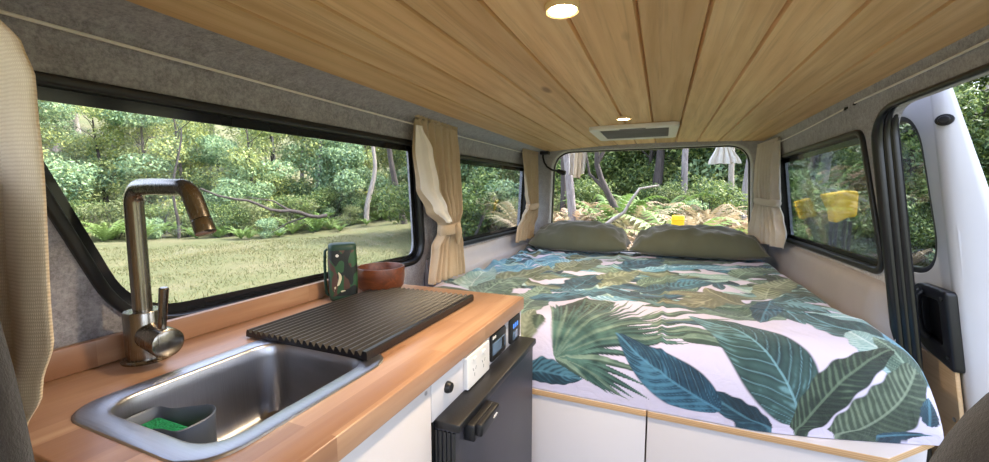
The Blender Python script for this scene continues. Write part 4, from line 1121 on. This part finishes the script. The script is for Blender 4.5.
# right side: grass, then a line of shrubs and trees
for i in range(14):
    az = 12+i*2.2+rnd.uniform(-.7, .7); d = rnd.uniform(11.5, 14)
    put(shr[i % 3], *pol(az, d), rnd.uniform(0, 6), rnd.uniform(.8, 1.15), 'shrub at the edge of the grass on the right', 'shrubs on the right')
for i in range(9):
    az = 12+i*2.4+rnd.uniform(-.7, .7); d = rnd.uniform(11, 12.5)
    put(dry[i % 2], *pol(az, d), rnd.uniform(0, 6), rnd.uniform(.5, .8), 'dry bracken at the edge of the grass on the right', 'dry bracken on the right')
for i in range(15):
    az = 11+i*2.5+rnd.uniform(-.7, .7); d = rnd.uniform(14.5, 18.5)
    put(darks[i % 2] if i % 3 else wats[i % 3], *pol(az, d), rnd.uniform(0, 6), rnd.uniform(.9, 1.25), 'leafy tree behind the grass on the right', 'trees on the right')

# trunks and dead wood one can pick out
def bare(label, pts, r, m, name='bare_trunk', forks=()):
    mb = MB(); pts = [Vector(p) for p in pts]; n = len(pts)
    mb.tube(pts, [r*(1-.6*i/(n-1)) for i in range(n)], 10)
    for f in forks: mb.tube(f, [r*.55*(1-.75*i/(len(f)-1)) for i in range(len(f))], 7)
    mb.noise(r*.25, 2.5)
    return tag(link(name, mb, m, ang=60), label, 'tree trunk' if name != 'fallen_branch' else 'branch')
def up(az, d, h, lean=0, wob=.08, dz=0):
    x, y = pol(az, d); g = gh(x, y)-.1; tx, ty = cos(radians(az)), -sin(radians(az))
    return [(x+tx*(lean*u+wob*sin(u*7+az)), y+ty*(lean*u+wob*sin(u*7+az)), g+h*u) for u in [i/10 for i in range(11)]]
bare('dark leaning trunk at the clearing edge just left of the middle curtain', up(-35.7, 17.4, 7, -.9), .15, M['bark_dark'])
bare('straight dark trunk seen just beside the middle curtain, right of the leaning one', up(-34.0, 19.5, 8, -.2), .13, M['bark_dark'])
bare('pale dead trunk with a crooked top left of the leaning dark trunk', up(-40.2, 18.4, 4.2, .3, .14), .13, M['bark_pale'])
bare('tall grey trunk high on the left slope behind the bushes', up(-46.5, 20.5, 8, .4), .12, M['bark_grey'])
bare('thin dark trunk behind the tap', up(-61.5, 18.2, 4.0, .3, .10), .055, M['bark_dark'])
x, y = pol(-55.5, 15.6); x2, y2 = pol(-45.5, 16.4)
A, B = Vector((x, y, gh(x, y)+1.40)), Vector((x2, y2, gh(x2, y2)+.70))
pts = [A.lerp(B, u)+Vector((0, 0, -.10*sin(pi*u)+.06*sin(u*13))) for u in [i/9 for i in range(10)]]
pts = list(reversed(pts))
bare('long dead branch leaning across the ferns beyond the left clearing', pts+[A+Vector((-.3, -.4, .12)), A+Vector((-.5, -.8, .35))], .075, M['bark_dark'], 'fallen_branch',
     [[pts[4], pts[4]+Vector((-.3, -.4, .35)), pts[4]+Vector((-.9, -1.0, .5))], [pts[2], pts[2]+Vector((-.5, -.5, -.25)), pts[2]+Vector((-.9, -.9, -.6))]])
bare('slim grey trunk behind the left hanging cloth at the back opening', up(-11.8, 6.8, 5, -.35, .05), .075, M['bark_grey'])
bare('thin dark trunk left of the grey trunk at the back opening', up(-13.0, 9.0, 5, -.2, .05), .07, M['bark_dark'])
u_ = up(-5.8, 7.0, 2.3, -.35, .12)
bare('forked dead trunk in the middle of the bracken behind the van', u_, .07, M['bark_dark'], forks=[[u_[6], Vector(u_[6])+Vector((.18, 0, .35)), Vector(u_[6])+Vector((.10, 0, .9)), Vector(u_[6])+Vector((.2, 0, 1.4))], [u_[4], Vector(u_[4])+Vector((-.3, 0, .3)), Vector(u_[4])+Vector((-.42, 0, .9))]])
x, y = pol(-9.8, 5.6); bare('pale dead limb arching through the bracken behind the van', [(x, y, GZ+.9), (x+.2, y+.1, GZ+1.12), (x+.33, y+.13, GZ+1.24), (x+.48, y+.16, GZ+1.34), (x+.56, y+.17, GZ+1.5), (x+.66, y+.2, GZ+1.66), (x+.9, y+.3, GZ+1.70)], .032, M['bark_pale'], 'fallen_branch')
bare('slender grey trunk right of the middle at the back opening', up(2.4, 10.5, 6, .25, .07), .085, M['bark_grey'])
bare('dark trunk in the centre of the bush behind the van', up(-1.0, 11.5, 6, .1), .13, M['bark_dark'])
bare('pale trunk below the right hanging cloth', up(7.2, 8.6, 5, .2, .06), .06, M['bark_pale'])
bare('thin grey trunk at the right edge of the back opening', up(9.3, 9.5, 5, .1, .05), .075, M['bark_grey'])
bare('bluish grey trunk seen through the right rear window behind the yellow hopper', up(16.3, 12.5, 6, .1, .05), .14, M['bark_grey'])

# unseen tree added beside the van to keep direct sun off it
for k, (x, y, s) in enumerate(((4.2, 2.6, 1.35),)):
    o = wattle(61+k, 7.2, 'shade', 'leaf_gum', 16000, .34, .10); o.location = (x, y, gh(x, y)); o.scale = (s, s, s)
    for c in o.children:
        if c.name.startswith('foliage'): c.location.z += 1.2
    tag(o, 'unseen large tree added beside the open side door to shade the van', 'tree')
# grass tufts of the clearing (nobody could count them)
r = np.random.default_rng(3); n = 42000
az = np.radians(np.concatenate([r.uniform(-84, -28, n*3//4), r.uniform(9, 36, n-n*3//4)])); d = 4+11.5*np.sqrt(r.random(n))
bx, by = d*np.sin(az), d*np.cos(az); hgt = .02+.045*r.random(n)*np.where(r.random(n) > .9, 2.2, 1)
bz = np.array([gh(a, b) for a, b in zip(bx, by)])-.01
an = r.uniform(0, 2*pi, n); w = .009; ox, oy = np.cos(an)*w, np.sin(an)*w; lx, ly = r.normal(0, .03, n), r.normal(0, .03, n)
V = np.stack([np.stack([bx-ox, by-oy, bz], -1), np.stack([bx+ox, by+oy, bz], -1), np.stack([bx+lx, by+ly, bz+hgt], -1)], 1).reshape(-1, 3)
me = D.meshes.new('grass'); me.from_pydata(V.tolist(), [], np.arange(3*n).reshape(-1, 3).tolist()); me.materials.append(M['grass'])
o = D.objects.new('grass', me); COL.objects.link(o); tag(o, 'short dry grass tufts over the clearing outside', 'grass', kind='stuff')

# yellow things standing outside
t = thing('marker_post', 'post with a yellow cap showing above the pillows in the back opening', 'post', (.165, 4.85, GZ))
mb = MB(); mb.box(.125, .200, 4.815, 4.885, GZ-.02, -.40, .01, 3); link('post', mb, M['bark_dark'], t)
mb = MB(); mb.box(.100, .225, 4.80, 4.90, -.43, -.245, .015, 3); link('cap', mb, M['yellow'], t)
mb = MB(); mb.box(.094, .231, 4.794, 4.906, -.300, -.285, .004); link('collar', mb, M['yellow'], t)
hx, hy = 2.10, 6.45
t = thing('hopper', 'yellow plastic hopper on a stand in the grass outside the right rear window', 'hopper', (hx, hy, GZ))
ol = rpoly([(-.16, -.02), (.08, .03), (.17, .02), (.17, -.30), (.08, -.32), (-.03, -.40), (-.07, -.22)], .03, 5)
mb = MB(); mb.panel(ol, [], .24, lambda u, v, w: (hx+u*.93, hy-u*.3+w, v), bev=.02); link('bin', mb, M['yellow'], t)
mb = MB(); mb.box(hx+.145, hx+.17, hy-.03, hy+.17, -.28, -.02, .01); link('side_plate', mb, M['yellow'], t)
for a, b in ((-.01, .04), (.12, .04), (-.01, .2), (.12, .2)):
    mb = MB(); mb.tube([(hx+a, hy+b-a*.3, -.36), (hx+a, hy+b-a*.3, GZ-.05)], .02, 8); link('leg', mb, M['bark_dark'], t)

# cloths hanging from the raised tailgate
for nm, a, b, z1, z0, lab, kk in ((0, (-.700, 3.26), (-.575, 3.26), .452, .150, 'beige-lined white cloth hanging at the top left of the back opening', M['linen_lit']), (1, (.345, 3.26), (.425, 3.26), .452, .205, 'flared white cloth hanging at the top right of the back opening', M['lining'])):
    t = thing('hanging_cloth', lab, 'cloth', (a[0], a[1], z0), 'cloths hanging from the tailgate')
    if nm: rows = [(z1, a, b, .012), (.33, (.335, 3.26), (.435, 3.26), .014), (z0, (.290, 3.26), (.495, 3.26), .020)]
    else: rows = [(z1, a, b, .012), (.30, (-.715, 3.26), (-.575, 3.26), .016), (z0, (-.715, 3.26), (-.59, 3.26), .016)]
    solid(link('cloth', cloth(rows, 90, 4, kk, 1.3+nm), kk, t, ang=80))
    if not nm:
        rows = [(.40, (-.655, 3.225), (-.60, 3.225), .004), (.12, (-.668, 3.225), (-.61, 3.225), .006)]
        solid(link('lining', cloth(rows, 24, 1.5, M['linen'], .4), M['linen'], t, ang=80))

# ------------------------------------------------------------------ light, sky, camera
w = D.worlds.new('sky'); SC.world = w; w.use_nodes = True; nt = w.node_tree; nt.nodes.clear()
st = nt.nodes.new('ShaderNodeTexSky'); st.sky_type = 'NISHITA'; st.sun_disc = False; st.sun_elevation = radians(55); st.sun_rotation = radians(60); st.air_density = 1.0; st.dust_density = 2.5; st.ozone_density = 1.0
bg = nt.nodes.new('ShaderNodeBackground'); bg.inputs[1].default_value = SKY
ow = nt.nodes.new('ShaderNodeOutputWorld'); mx = nt.nodes.new('ShaderNodeMix'); mx.data_type = 'RGBA'; mx.inputs[0].default_value = .4; mx.inputs[7].default_value = (3.1, 2.9, 3.3, 1); nt.links.new(st.outputs[0], mx.inputs[6]); nt.links.new(mx.outputs[2], bg.inputs[0]); nt.links.new(bg.outputs[0], ow.inputs[0])
L = D.lights.new('sun', 'SUN'); L.energy = SUN; L.angle = radians(1.5); L.color = (1, .95, .88)
o = D.objects.new('sun', L); COL.objects.link(o)
sd = -Vector((.497, .287, .819)); o.rotation_euler = sd.to_track_quat('-Z', 'Y').to_euler(); o.location = (0, -8, 12)

cam = D.cameras.new('camera'); cam.sensor_fit = 'HORIZONTAL'; cam.sensor_width = 36; cam.lens = 36*400/989; cam.clip_start = .01; cam.clip_end = 300
co = D.objects.new('camera', cam); COL.objects.link(co); SC.camera = co
f = Vector((-.38499879, .91805863, -.09457419)); u = Vector((-.03657489, .08721557, .99551782)); r_ = Vector((.92219207, .3867322, 0))
co.matrix_world = Matrix(((r_.x, u.x, -f.x, 0), (r_.y, u.y, -f.y, 0), (r_.z, u.z, -f.z, 0), (0, 0, 0, 1)))

for o in D.objects:
    if '_w' in o: del o['_w']
    if o.parent is None: o.location.z += 1.6
vs = SC.view_settings; vs.view_transform = 'Standard'; vs.look = 'None'; vs.gamma = 1; vs.exposure = EXPOSURE; vs.use_curve_mapping = False
SC.cycles.max_bounces = 14; SC.cycles.diffuse_bounces = 8; SC.cycles.transparent_max_bounces = 16
